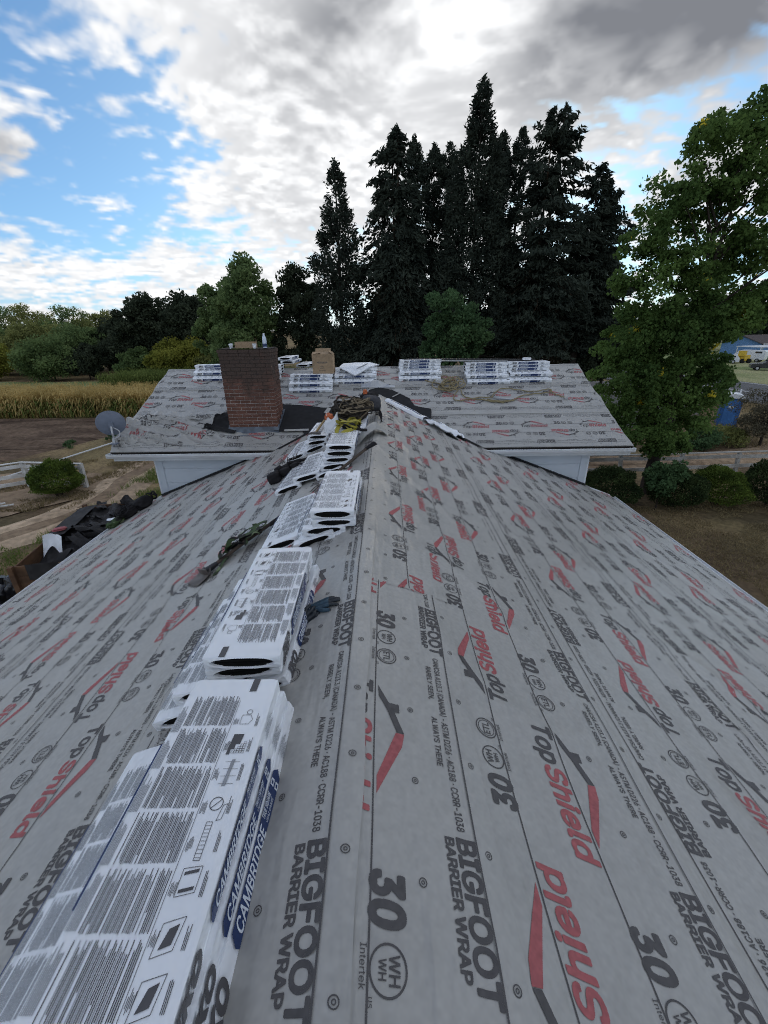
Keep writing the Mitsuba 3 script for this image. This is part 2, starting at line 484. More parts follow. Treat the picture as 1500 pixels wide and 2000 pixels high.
# ---- far roof sheets
def far_fold(X, v):
    """Loose folds of the lower left sheet."""
    m = np.clip((-2.9 - X) / 0.7, 0, 1) * np.clip((1.35 - v) / 0.2, 0, 1) * np.clip((v - 0.05) / 0.25, 0, 1)
    d = X * 0.30 + v * 0.95
    q = np.stack([d * 7.5, (X * 0.95 - v * 0.3) * 1.1, 0 * X], -1)
    a = 1 - np.abs(2 * mk.fbm(q, 2, 41) - 1)
    e = np.clip((-4.75 - X) / 0.3, 0, 1)
    b = 1 - np.abs(2 * mk.fbm(np.stack([X * 9, v * 2.0, 0 * X], -1), 2, 44) - 1)
    return m * (0.13 * a ** 3 + 0.06 * e * b ** 2)


def wf(X, v, s):
    r = 1 - np.abs(2 * mk.noise(np.stack([X * 1.1 + v * 0.4, v * 6.5, 0 * X + s], -1), 13) - 1)
    return 0.004 * mk.noise(np.stack([X * 1.0, v * 7, 0 * X + s], -1), 13) + 0.010 * r ** 4


def rake(v, side):
    return (0.05 * (mk.noise(np.stack([v * 2.2, 0 * v + side, 0 * v], -1), 17) - 0.5)) * (1 if side < 0 else -1)


def far_sheet(M, v0, v1, x0, x1, lap, l0, seed, fold=False):
    vn = np.linspace(v0, v1, max(5, int((v1 - v0) / 0.03)))
    xn = np.linspace(0, 1, int((x1 - x0) / 0.04))

    def hh(X, v):
        X, v = np.broadcast_arrays(np.asarray(X, float), np.asarray(v, float))
        h = lap + 0.008 * np.clip((v1 - v) / (v1 - v0), 0, 1) + wf(X, v, seed)
        return h + far_fold(X, v) if fold else h
    V = np.broadcast_to(vn[:, None], (len(vn), len(xn)))
    X = x0 + xn[None, :] * (x1 - x0) + 0 * V
    if x0 <= XFL + 0.01:
        X = X + (1 - xn[None, :]) ** 8 * rake(V, -1)
    if x1 >= XFR - 0.01:
        X = X + xn[None, :] ** 8 * rake(V, 1)
    mb = MB().grid(Pf(X, V, hh(X, V)).transpose(1, 0, 2))
    if x0 <= XFL + 0.01:
        mb.grid(np.stack([Pf(X[:, 0] - 0.004, V[:, 0], hh(X[:, 0], V[:, 0]) - 0.05), Pf(X[:, 0], V[:, 0], hh(X[:, 0], V[:, 0]))], 0))
    if x1 >= XFR - 0.01:
        mb.grid(np.stack([Pf(X[:, -1], V[:, -1], hh(X[:, -1], V[:, -1])), Pf(X[:, -1] + 0.004, V[:, -1], hh(X[:, -1], V[:, -1]) - 0.05)], 0))
    e = Pf(X[0], V[0], hh(X[0], V[0])); mb.grid(np.stack([e, Pf(X[0], V[0] - 0.003, 0 * X[0] - 0.002)], 0).transpose(0, 1, 2))
    key = put('underlayment_sheet', mb, 'underlay', house, smooth=50)
    printed(lambda l, c: Pf(l, M + c, hh(l, M + c) + 0.0035), 1, l0, (x0 + 0.03, x1 - 0.03), hh, key, near=lambda l: False, c_ok=(v0 - M + 0.01, v1 - M - 0.01))


far_sheet(0.64, 0.0, 1.26, XFL, -1.15, 0.003, -4.62, 21, True)
far_sheet(0.64, 0.0, 1.26, 0.9, XFR, 0.003, 0.55, 22)
far_sheet(1.89, 1.20, 2.46, XFL, XFR, 0.008, -4.97, 23)
far_sheet(2.95, 2.40, LF + 0.02, XFL, XFR, 0.012, -5.3, 24)
# a torn upper piece with its own print at the left
mb = MB()
pc = np.array([[-4.98, 1.02], [-3.62, 1.04], [-3.45, 1.34], [-5.15, 1.38]])
gu, gv = np.meshgrid(np.linspace(0, 1, 46), np.linspace(0, 1, 12), indexing='ij')
bl = lambda u, v: (pc[0] * (1 - u)[..., None] + pc[1] * u[..., None]) * (1 - v)[..., None] + (pc[3] * (1 - u)[..., None] + pc[2] * u[..., None]) * v[..., None]
q = bl(gu, gv)
hq = 0.035 + far_fold(q[..., 0], np.minimum(q[..., 1], 1.1)) * 0.5 + 0.02 * mk.fbm(np.stack([q[..., 0] * 4, q[..., 1] * 9, 0 * gu], -1), 2, 8) + 0.03 * np.clip(0.15 - gv, 0, 1) / 0.15 * mk.noise(np.stack([gu * 9, 0 * gu, 0 * gu], -1), 2)
mb.grid(Pf(q[..., 0], q[..., 1], hq))
tk = put('underlayment_sheet', mb, 'underlay', house, smooth=50, label='torn overlapping strip of grey underlayment left of the chimney')
pm, pk = MB(), MB()
for (v, f, r) in PAT[False][:4]:
    w = np.stack([-4.62 - 0.62 * (v[:, 1] - 0.1), 1.05 + 0.62 * v[:, 0]], 1)
    (pm if r else pk).add(Pf(w[:, 0], np.minimum(w[:, 1], 1.33), 0.075), f)
for k in range(6):
    v, f, r = PAT[False][4 + k % 4]
    v = v - v.mean(0)
    pk.add(Pf(-4.1 + 0.11 * k + 0.8 * v[:, 1], 1.2 + 0.8 * v[:, 0], 0.075), f)
put('red_printing', pm, 'ink_red', tk, kind='stuff'); put('printed_lettering', pk, 'ink_black', tk, kind='stuff')


def poly_sheet(poly, fn, h, step=0.08):
    v, f = poly_tri(poly)
    v3, f3 = trimesh.remesh.subdivide_to_size(np.c_[v, 0 * v[:, 0]], f, step)
    return MB().add(fn(v3[:, 0], v3[:, 1], h(v3[:, 0], v3[:, 1])), f3)


def edge_wobble(poly, amp, seed):
    p = poly.segmentize(0.07)
    c = np.array(p.exterior.coords)[:-1]
    n = mk.noise(np.c_[c * 4, np.zeros(len(c))], seed) - 0.5
    m = mk.noise(np.c_[c * 4 + 31, np.zeros(len(c))], seed) - 0.5
    return Polygon(c + amp * np.stack([n, m], 1)).buffer(0)


bh = lambda x, v: 0.030 + 0.012 * mk.fbm(np.stack([x * 5, v * 5, 0 * x], -1), 2, 6)
for pts, lab in (([(-3.75, 0.60), (-3.05, 0.55), (-2.95, 1.5), (-3.5, 1.36)], 'black membrane patch left of the chimney base'),
                 ([(-2.6, 0.78), (-2.2, 0.62), (-1.65, 0.62), (-1.40, 0.0), (-0.9, 0.25), (-0.25, 1.3), (-0.6, 1.56), (-1.3, 1.52), (-1.75, 1.62), (-2.6, 1.72)], 'black membrane patch between the chimney and the near roof valley'),
                 ([(-0.30, 1.9), (-0.24, 2.24), (0.0, 2.36), (0.30, 2.28), (0.70, 1.86), (0.80, 1.52), (1.16, 1.42), (1.16, 1.02), (0.8, 0.9), (0.2, 1.7)], 'curved black membrane saddle where the near ridge meets the far slope')):
    put('membrane_patch', poly_sheet(edge_wobble(Polygon(pts), 0.05, 5), lambda x, v, h: Pf(x, v, h), lambda x, v: bh(x, v) + 0.006 + far_fold(x, v)), 'membrane', house, smooth=50, label=lab)
# the membrane runs down the right valley in a curve on the near slope and along its wall; likewise left
for sgn in (1, -1):
    g = np.linspace(0, 1, 40)
    xs = 0.95 + g * 1.5 if sgn > 0 else 0.8 + g * 1.5
    yv = YE + (-S * xs - ZE) / SF
    yv = np.where(xs < 2.0, yv, WY - 0.01)
    wid = (0.26 * (1 - g) + 0.10) * (0.85 + 0.3 * mk.noise(np.stack([g * 7, 0 * g, 0 * g], -1), 2))
    a = Pn(sgn * xs * K, yv + 0.12, 0.022); b = Pn(sgn * xs * K, yv - wid, 0.017 + 0.02 * mk.noise(np.stack([g * 9, 0 * g, 0 * g], -1), 3))
    m = Pn(sgn * xs * K, yv - wid * 0.4, 0.03)
    put('membrane_patch', MB().grid(np.stack([a, m, b], 0 if sgn > 0 else 0)), 'membrane', house, smooth=60)
    xs = np.linspace(2.0, (XWR if sgn > 0 else -XWL), 40)
    w = 0.05 + 0.05 * mk.noise(np.stack([xs * 5, 0 * xs, 0 * xs + sgn], -1), 3)
    put('membrane_patch', MB().grid(np.stack([Pn(sgn * xs * K, 0 * xs + WY - 0.012, 0.05), Pn(sgn * xs * K, 0 * xs + WY - 0.03, 0.02), Pn(sgn * xs * K, WY - 0.03 - w, 0.016)], 0)), 'membrane', house, smooth=60)
# grey torn strips lying on the black
for c, a, L, W in (((-1.15, 1.36), 1.25, 0.22, 0.10), ((-1.75, 0.62), 0.02, 0.52, 0.07), ((0.42, 2.0), 0.75, 0.3, 0.03)):
    d, e = np.array([math.cos(a), math.sin(a)]), np.array([-math.sin(a), math.cos(a)])
    p = Polygon([np.array(c) + d * L * i / 2 + e * W * j / 2 for i, j in ((-1, -1), (1, -1), (1, 1), (-1, 1))])
    put('underlayment_offcut', poly_sheet(p, lambda x, v, h: Pf(x, v, h), lambda x, v: 0.062 + 0 * x), 'underlay', house)

# ---- decks, ridge back slope, walls, gutters
deck = MB()
for s, W in ((-1, WL), (1, WR)):
    for (ya, yb, wa, wb) in ((Y0, WY, 0, W), (WY, YI + 0.05, 0, 2.0)):
        t = Pn(np.array([0, s * W * K if wb == W else s * 2.0 * K])[:, None], np.array([ya, yb])[None, :], -0.012)
        b = Pn(np.array([0, s * W * K if wb == W else s * 2.0 * K])[:, None], np.array([ya, yb])[None, :], -0.11)
        P = np.concatenate([t.reshape(-1, 3), b.reshape(-1, 3)])
        deck.add(P, [[0, 1, 3], [0, 3, 2], [4, 7, 5], [4, 6, 7], [2, 3, 7], [2, 7, 6], [0, 4, 5], [0, 5, 1], [1, 5, 7], [1, 7, 3], [0, 2, 6], [0, 6, 4]])
fr = [(XFL + 0.01, 0, -0.01), (XFR - 0.01, 0, -0.01), (XFR - 0.01, LF, -0.01), (XFL + 0.01, LF, -0.01)]
P = np.array([Pf(*q) for q in fr] + [Pf(q[0], q[1], -0.13) for q in fr])
deck.add(P, [[0, 1, 2], [0, 2, 3], [4, 6, 5], [4, 7, 6], [0, 4, 5], [0, 5, 1], [1, 5, 6], [1, 6, 2], [2, 6, 7], [2, 7, 3], [3, 7, 4], [3, 4, 0]])
bs = np.array([[XFL, YR, ZR + 0.012], [XFR, YR, ZR + 0.012], [XFR, 2 * YR - YE, ZE], [XFL, 2 * YR - YE, ZE]])
deck.add(np.vstack([bs, bs - [0, 0, 0.12]]), [[0, 1, 2], [0, 2, 3], [4, 6, 5], [4, 7, 6], [2, 6, 7], [2, 7, 3], [1, 5, 6], [1, 6, 2], [0, 3, 7], [0, 7, 4]])
put('roof_deck', deck, 'membrane', house)
for sx, xg in ((-1, XWL), (1, XWR)):
    mb = MB()                                             # gable and far wing walls
    mb.box2((xg - 0.05 * sx, WY, ZG), (xg - 0.15 * sx, 2 * YR - WY, ZE + 0.02))
    mb.add([[xg - 0.1 * sx, WY, ZE], [xg - 0.1 * sx, 2 * YR - WY, ZE], [xg - 0.1 * sx, YR, ZR - 0.12]], [[0, 1, 2]])
    put('end_wall', mb, 'siding', house)
put('back_wall', MB().box2((XWL, 2 * YR - WY - 0.1, ZG), (XWR, 2 * YR - WY, ZE)), 'siding', house)
put('side_wall', MB().box2((-4.55, Y0 + 0.3, ZG), (-4.45, WY, -1.80)), 'siding', house)
put('side_wall', MB().box2((4.45, Y0 + 0.3, ZG), (4.35, WY, -1.80)), 'siding', house)
mb = MB()
mb.add([[-4.5, Y0 + 0.3, ZG], [4.4, Y0 + 0.3, ZG], [4.4, Y0 + 0.3, -1.8], [0, Y0 + 0.3, -0.1], [-4.5, Y0 + 0.3, -1.8]], [[0, 1, 2], [0, 2, 4], [4, 2, 3]])
put('end_wall', mb, 'siding', house)
# the two pale wall ends above the near roof: wide boards, each its own piece
for sx, xo in ((-1, -XWL), (1, XWR)):
    w = put('upper_wall', MB().box2((sx * 1.9, WY + 0.03, -2.2), (sx * (xo - 0.02), WY + 0.10, ZE + 0.02)), 'siding', house, label='pale blue board wall above the ' + ('left' if sx < 0 else 'right') + ' roof slope')
    z = ZE - 0.11
    for k in range(4):
        zt, zb = z - 0.305 * k + (0.0 if k else 0.1), z - 0.305 * (k + 1) + 0.008
        # a board is cut where the roof slope meets it
        p = Polygon([(1.9, zb), (xo, zb), (xo, zt), (1.9, zt)]).intersection(Polygon([(1.0, 1), (6, 1), (6, -S * 6 - 0.03), (1.0, -S * 1.0 - 0.03)]))
        if p.is_empty:
            continue
        v, f = poly_tri(p)
        m = trimesh.creation.extrude_polygon(p, 0.014, engine='earcut')
        vv = np.stack([sx * m.vertices[:, 0], WY + 0.028 - m.vertices[:, 2] + 0.004 * (m.vertices[:, 1] - zb) / 0.3, m.vertices[:, 1]], 1)
        ff = m.faces if sx > 0 else m.faces[:, ::-1]
        put('board', (vv, ff), 'siding', w)
    put('corner_board', MB().box2((sx * (xo - 0.01), WY + 0.02, -2.0), (sx * (xo + 0.03), WY + 0.10, ZE - 0.03)), 'white_paint', w)
    put('bracket', MB().box2((sx * (xo + 0.25), WY - 0.02, ZE - 0.17), (sx * (xo + 0.33), WY + 0.25, ZE - 0.04)).box2((sx * (xo + 0.02), WY + 0.02, ZE - 0.12), (sx * (xo + 0.27), WY + 0.08, ZE - 0.03)), 'white_paint', w)
# gutters of the far eave, left and right of the near roof
for x0, x1, lab in ((XFL - 0.03, -2.02, 'left'), (2.02, XFR + 0.03, 'right')):
    prof = np.array([[0.0, -0.02], [0.0, -0.115], [-0.10, -0.115], [-0.125, -0.07], [-0.125, -0.035], [-0.138, -0.035], [-0.138, -0.025], [-0.113, -0.025], [-0.113, -0.068], [-0.094, -0.103], [-0.012, -0.103], [-0.012, -0.02]])
    P = np.stack([np.stack([np.full(len(prof), x), YE + 0.02 + prof[:, 0], ZE + prof[:, 1] + 0.004], 1) for x in (x0, x1)], 0)
    P = np.concatenate([P, P[:, :1]], 1)
    g = put('gutter', MB().grid(P).box2((x0 - 0.002, YE - 0.105, ZE - 0.10), (x0 + 0.004, YE + 0.02, ZE - 0.02)).box2((x1 - 0.004, YE - 0.105, ZE - 0.10), (x1 + 0.002, YE + 0.02, ZE - 0.02)), 'white_paint', house, label=f'white {lab} gutter of the far eave')
    mud = MB(); xs = np.linspace(x0 + 0.02, x1 - 0.02, 90)
    yy = np.linspace(YE - 0.088, YE + 0.005, 5)
    XX, YY = np.meshgrid(xs, yy, indexing='ij')
    ZZ = ZE - 0.055 + 0.03 * mk.fbm(np.stack([XX * 9, YY * 20, 0 * XX], -1), 3, 5)
    mud.grid(np.stack([XX, YY, ZZ], -1))
    put('gutter_silt', mud, 'gutter_inside', g)
    put('fascia_board', MB().box2((x0 + 0.06, YE + 0.045, ZE - 0.19), (x1 - 0.02, YE + 0.02, ZE - 0.012)), 'white_paint', house)
    put('soffit_board', MB().box2((x0 + 0.08, YE + 0.03, ZE - 0.165), (x1 - 0.02, WY + 0.04, ZE - 0.15)), 'white_paint', house)
    put('drip_edge', MB().grid(np.stack([Pf(np.array([x0 + 0.06, x1 - 0.02]), 0.02, 0.0005), Pf(np.array([x0 + 0.06, x1 - 0.02]), -0.015, 0.0005), Pf(np.array([x0 + 0.06, x1 - 0.02]), -0.015, -0.05)], 0)), 'gutter_inside', house)
# rake boards of the far gable ends, eaves of the near roof
for sx, x in ((-1, XFL), (1, XFR)):
    put('rake_board', MB().beam(Pf(x - 0.035 * sx, -0.02, -0.10), Pf(x - 0.035 * sx, LF, -0.10), 0.025, 0.14, up=(0, -SF, 1)), 'white_paint', house)
for sx, W in ((-1, WL), (1, WR)):
    a, b = np.array([sx * (W - 0.0), Y0, -S * W - 0.025]), np.array([sx * (W - 0.0), WY, -S * W - 0.025])
    put('drip_edge', MB().box2(a + [0, 0, 0.012], b + [sx * 0.014, 0, -0.03]), 'gutter_inside', house)
    put('gutter', MB().box2(a + [sx * 0.014, 0, -0.02], b + [sx * 0.13, 0, -0.03]).box2(a + [sx * 0.118, 0, -0.02], b + [sx * 0.13, 0, 0.005]), 'white_paint', house)
    put('rake_board', MB().beam(Pn(sx * (XWR + 0.03) * K, WY - 0.01, -0.03), Pn(sx * W * K, WY - 0.01, -0.03), 0.03, 0.09, up=(sx * S, 0, 1)), 'white_paint', house)

# ---- chimney
CX0, CX1, CY0, CY1, CZT = -3.175, -2.150, 8.98, 9.62, 1.115
chim = put('chimney', MB().box2((CX0 + 0.008, CY0 + 0.008, -1.0), (CX1 - 0.008, CY1 - 0.008, CZT - 0.01)), 'mortar', house, label='tall red brick chimney, sooty towards its top')
course, bl_, gap = 0.0715, 0.205, 0.010
rows = int((CZT - 0.14 + 0.62) / course)
for r in range(-8, rows):
    zt = CZT - 0.14 - (rows - 1 - r) * course
    zb = zt - course + gap
    if zb < -0.60:
        continue
    off = (r % 2) * bl_ / 2
    for face in ('front', 'side', 'left'):
        L0, L1 = (CX0, CX1) if face == 'front' else (CY0 + 0.1, CY1)
        xs = [L0 - off + k * bl_ for k in range(8)]
        for a in xs:
            x0, x1 = max(a, L0), min(a + bl_ - gap, L1)
            x1 = L1 if 0 < L1 - x1 < 0.045 else x1
            if x1 - x0 < 0.03:
                continue
            roofz = ZE + ((CY0 if face == 'front' else x0) - YE) * SF
            if zt < roofz + 0.02 or (face == 'left' and zt < 0.2):
                continue
            j = RNG.uniform(-0.003, 0.003, 2)
            if face == 'front':
                c, s = ((x0 + x1) / 2, CY0 + 0.045 + j[0], (zt + zb) / 2), (x1 - x0, 0.09, zt - zb)
            elif face == 'side':
                c, s = (CX1 - 0.045 + j[0], (x0 + x1) / 2, (zt + zb) / 2), (0.09, x1 - x0, zt - zb)
            else:
                c, s = (CX0 + 0.045 + j[0], (x0 + x1) / 2, (zt + zb) / 2), (0.09, x1 - x0, zt - zb)
            b = trimesh.creation.box(s)
            v = b.vertices + RNG.uniform(-0.0018, 0.0018, b.vertices.shape) + np.array(c)
            put('brick', (v, b.faces), 'brick', chim)
crown = MB()
for k, (o, z0, z1) in enumerate(((0.012, CZT - 0.137, CZT - 0.075), (0.024, CZT - 0.072, CZT - 0.012))):
    n = 14
    for side in range(4):
        for i in range(5):
            if side in (0, 1):
                w = (CX1 - CX0 + 2 * o) / 5; x = CX0 - o + w * (i + 0.5); y = (CY0 - o + 0.05) if side == 0 else (CY1 + o - 0.05)
                crown.box((x, y, (z0 + z1) / 2), (w - 0.008, 0.1, z1 - z0 + RNG.uniform(-0.003, 0.003)))
            elif i < 3:
                w = (CY1 - CY0 + 2 * o - 0.2) / 3; y = CY0 - o + 0.1 + w * (i + 0.5); x = (CX0 - o + 0.05) if side == 2 else (CX1 + o - 0.05)
                crown.box((x, y, (z0 + z1) / 2), (0.1, w - 0.008, z1 - z0 + RNG.uniform(-0.003, 0.003)))
put('crown_bricks', crown, 'brick', chim)
g = np.linspace(0, 1, 24)
XX, YY = np.meshgrid(CX0 - 0.015 + g * (CX1 - CX0 + 0.03), CY0 - 0.015 + g[:16] / g[15] * (CY1 - CY0 + 0.03), indexing='ij')
ZZ = CZT - 0.012 + 0.03 * mk.fbm(np.stack([XX * 9, YY * 9, 0 * XX], -1), 3, 2)
put('mortar_cap', MB().grid(np.stack([XX, YY, ZZ], -1)), 'mortar', chim)
mat('moss', pr(tone((0.045, 0.055, 0.018), 0.5, 50), 0.95, 0.1))
ms = MB()
for _ in range(260):
    x = CX0 + 0.28 + abs(RNG.normal(0, 0.18)); r = RNG.uniform(0.006, 0.016)
    ico = trimesh.creation.icosphere(0, r)
    ms.add(ico.vertices * [1, 1, 0.6] + [x, CY0 - 0.015 + RNG.uniform(-0.01, 0.04), CZT + RNG.uniform(-0.012, 0.012)], ico.faces)
put('moss', ms, 'moss', chim, label='dull green moss on the front edge of the crown')
# flashing round the base
fl = MB()
zf = ZE + (CY0 - YE) * SF
fl.box2((CX0 - 0.022, CY0 - 0.022, zf - 0.05), (CX1 + 0.022, CY0 - 0.004, zf + 0.115))
fl.beam((CX0 - 0.03, CY0 - 0.07, zf - 0.02), (CX1 + 0.03, CY0 - 0.07, zf - 0.02), 0.14, 0.012, up=(0, -SF, 1))
for k in range(4):
    y0, y1 = CY0 + k * 0.17, CY0 + k * 0.17 + 0.19
    z = ZE + (y0 - YE) * SF
    for x in (CX0 - 0.012, CX1 + 0.012 + 0.004 * (k % 2)):
        fl.box2((x - 0.006, y0, z - 0.05), (x + 0.006, y1, z + 0.15))
put('flashing', fl, 'lead', chim)
# ------------------------------------------------------------------ shingle bundles


def film_bump(p, n, uv):
    return 0.6 * fbm(p.x * 26, p.y * 26, p.z * 26, 3) + 0.4 * (1 - dr.abs(2 * noise(p.x * 40 + p.z * 25, p.y * 22, p.z * 60) - 1))


mat('wrap_film', pr(tone((0.73, 0.75, 0.77), 0.05, 8, (0.66, 0.68, 0.71), 0.3, 3), 0.30, 0.6, film_bump, 0.011, 2e-3))
mat('shingle_black', pr(tone((0.010, 0.010, 0.010), 0.5, 80), 0.95, 0.1, lambda p, n, uv: fbm(p.x * 90, p.y * 90, p.z * 200, 2), 0.006))
mat('wrap_blue', pr(tone((0.014, 0.032, 0.105), 0.12, 9), 0.34, 0.5, film_bump, 0.006, 2e-3))
mat('wrap_white_ink', pr((0.58, 0.62, 0.68), 0.4, 0.4))
mat('wrap_ink', pr(tone((0.075, 0.072, 0.075), 0.2, 40), 0.4, 0.4))
mat('wrap_ink_pale', pr(tone((0.27, 0.28, 0.295), 0.15, 40), 0.4, 0.4))
BW, BLn, BT = 0.349, 1.038, 0.0685


def superell(w, h, n, N):
    a = (np.arange(N) + 0.5) * 2 * np.pi / N
    c, s = np.cos(a), np.sin(a)
    return np.stack([w / 2 * np.sign(c) * np.abs(c) ** (2 / n), h / 2 * np.sign(s) * np.abs(s) ** (2 / n)], 1)


def wrapper_mesh(seed):
    N = 56
    # an even walk round a rounded rectangle
    rr = Polygon([(-BW / 2, -BT / 2), (BW / 2, -BT / 2), (BW / 2, BT / 2), (-BW / 2, BT / 2)]).buffer(-0.008).buffer(0.008, 5)
    ring = rr.exterior
    body = np.array([ring.interpolate((k + 0.5) / N, normalized=True).coords[0] for k in range(N)])
    ang0 = np.arctan2(body[:, 1] / BT, body[:, 0] / BW)
    rng = np.random.default_rng(seed)
    op = np.stack([0.142 * np.cos(ang0), 0.0265 * np.sin(ang0) * (0.6 + 0.4 * np.abs(np.sin(ang0)) ** 0.5)], 1)
    op[:, 0] = 0.148 * np.sign(op[:, 0]) * np.abs(np.cos(ang0)) ** 0.7
    op = op * rng.uniform(0.9, 1.06) + np.stack([0 * ang0, 0.004 * (mk.noise(np.stack([ang0 * 1.5, 0 * ang0, 0 * ang0 + seed], 1), seed) - 0.5)], 1)
    L = BLn / 2
    ys = [-L + 0.022, -L + 0.004, -L, -L + 0.004, -L + 0.012] + list(np.linspace(-L + 0.04, L - 0.04, 30)) + [L - 0.012, L - 0.004, L, L - 0.004, L - 0.022]
    prof = []
    for i, y in enumerate(ys):
        j = min(i, len(ys) - 1 - i)
        if j == 0:
            p = op * [0.98, 0.9]
        elif j == 1:
            p = op
        elif j == 2:
            p = op * [1.03, 1.12]
        elif j == 3:
            p = body * [0.988, 0.95]
        else:
            p = body.copy()
            end = min(1, (L - abs(y)) / 0.10)
            amp = (0.0016 + 0.0024 * (1 - end)) * np.where(np.abs(p[:, 1]) > BT / 2 - 0.006, 0.30, np.where(p[:, 0] > 0, 0.5 + 0.5 * (1 - end), 1.0))
            nz = mk.noise(np.stack([ang0 * 9, np.full(N, y * 5), np.full(N, seed * 3.1)], 1), seed) + 0.5 * mk.noise(np.stack([ang0 * 22, np.full(N, y * 12), np.full(N, seed * 3.1)], 1), seed + 1) - 0.75
            p = p * (1 + 0 * amp[:, None]) + (p / (np.linalg.norm(p, axis=1, keepdims=True))) * (amp * nz * 2)[:, None]
            p[:, 1] *= 1 - 0.03 * (1 - end)
        prof.append(np.stack([p[:, 0], np.full(N, y), p[:, 1] + BT / 2], 1))
    P = np.stack(prof, 0)
    P = np.concatenate([P, P[:, :1]], 1)
    return MB().grid(P.transpose(1, 0, 2))


WRAPS = [ply(wrapper_mesh(s).mesh(), 'wrap_film', 40) for s in (1, 2, 3)]
core = MB()
for k in range(6):
    core.box((0, 0, 0.010 + 0.0105 * k), (BW - 0.045 - 0.004 * (k % 2), BLn - 0.022 - 0.008 * ((k * 7) % 3), 0.0092))
CORE = ply(core.mesh(), 'shingle_black')
XF = BW / 2 + 0.0050


def side_print(detail):
    """On the +x long face: reading along +y, up +z."""
    ink, lab, wht, pale = MB(), MB(), MB(), MB()

    def to(v, x=XF):
        return np.stack([np.full(len(v), x), v[:, 0], v[:, 1]], 1)
    pl = Polygon([(-0.262, 0.012), (0.20, 0.011), (0.225, 0.034), (0.205, 0.060), (-0.25, 0.060), (-0.268, 0.03)])
    v, f = poly_tri(pl); lab.add(to(v, XF), f)
    if detail:
        v, f = fit_w(flat_text('CAMBRIDGE', 0.037, True, 0.22), 0.262); wht.add(to(v + [-0.235, 0.018], XF + 0.0012), f)
        v, f = fit_w(flat_text('TRUE SQUARE', 0.018, True, 0.1), 0.085); wht.add(to(v + [0.045, 0.042], XF + 0.0012), f)
        v, f = fit_w(flat_text('VRAI CARR\u00c9', 0.012, False, 0.1), 0.080); wht.add(to(v + [0.045, 0.022], XF + 0.0012), f)
        v, f = flat_text('IKO', 0.048, True, 0.2, 1.0, 0.07); v, f = fit_w((v, f), 0.150); ink.add(to(v + [-0.475, 0.012]), f)
    else:
        v, f = fit_w(flat_text('CAMBRIDGE', 0.030, True, 0.2), 0.215); wht.add(to(v + [-0.235, 0.021], XF + 0.0012), f)
        v, f = flat_text('IKO', 0.036, True, 0.2, 1.0, 0.06); v, f = fit_w((v, f), 0.115); ink.add(to(v + [-0.415, 0.016]), f)
    lab.add([[-XF + 0.004, -0.26, BT + 0.002], [-XF + 0.010, -0.26, BT + 0.002], [-XF + 0.010, 0.21, BT + 0.002], [-XF + 0.004, 0.21, BT + 0.002]], [[0, 1, 2, 3]])
    for z0 in (0.012, 0.040):
        v, f = poly_tri(sbox(0.155, z0, 0.180, z0 + 0.020).difference(sbox(0.161, z0 + 0.005, 0.174, z0 + 0.015))); wht.add(to(v, XF + 0.0012), f)
    for k in range(7 if detail else 3):
        st = 0.007 if detail else 0.016
        v, f = poly_tri(sbox(0.27 + 0.01 * (k % 3), 0.010 + st * k, 0.37 - 0.012 * ((k * 5) % 4), 0.010 + st * k + st * 0.5)); pale.add(to(v), f)
    return [ply(m.mesh(), b) for m, b in ((lab, 'wrap_blue'), (wht, 'wrap_white_ink'), (ink, 'wrap_ink'), (pale, 'wrap_ink_pale'))]


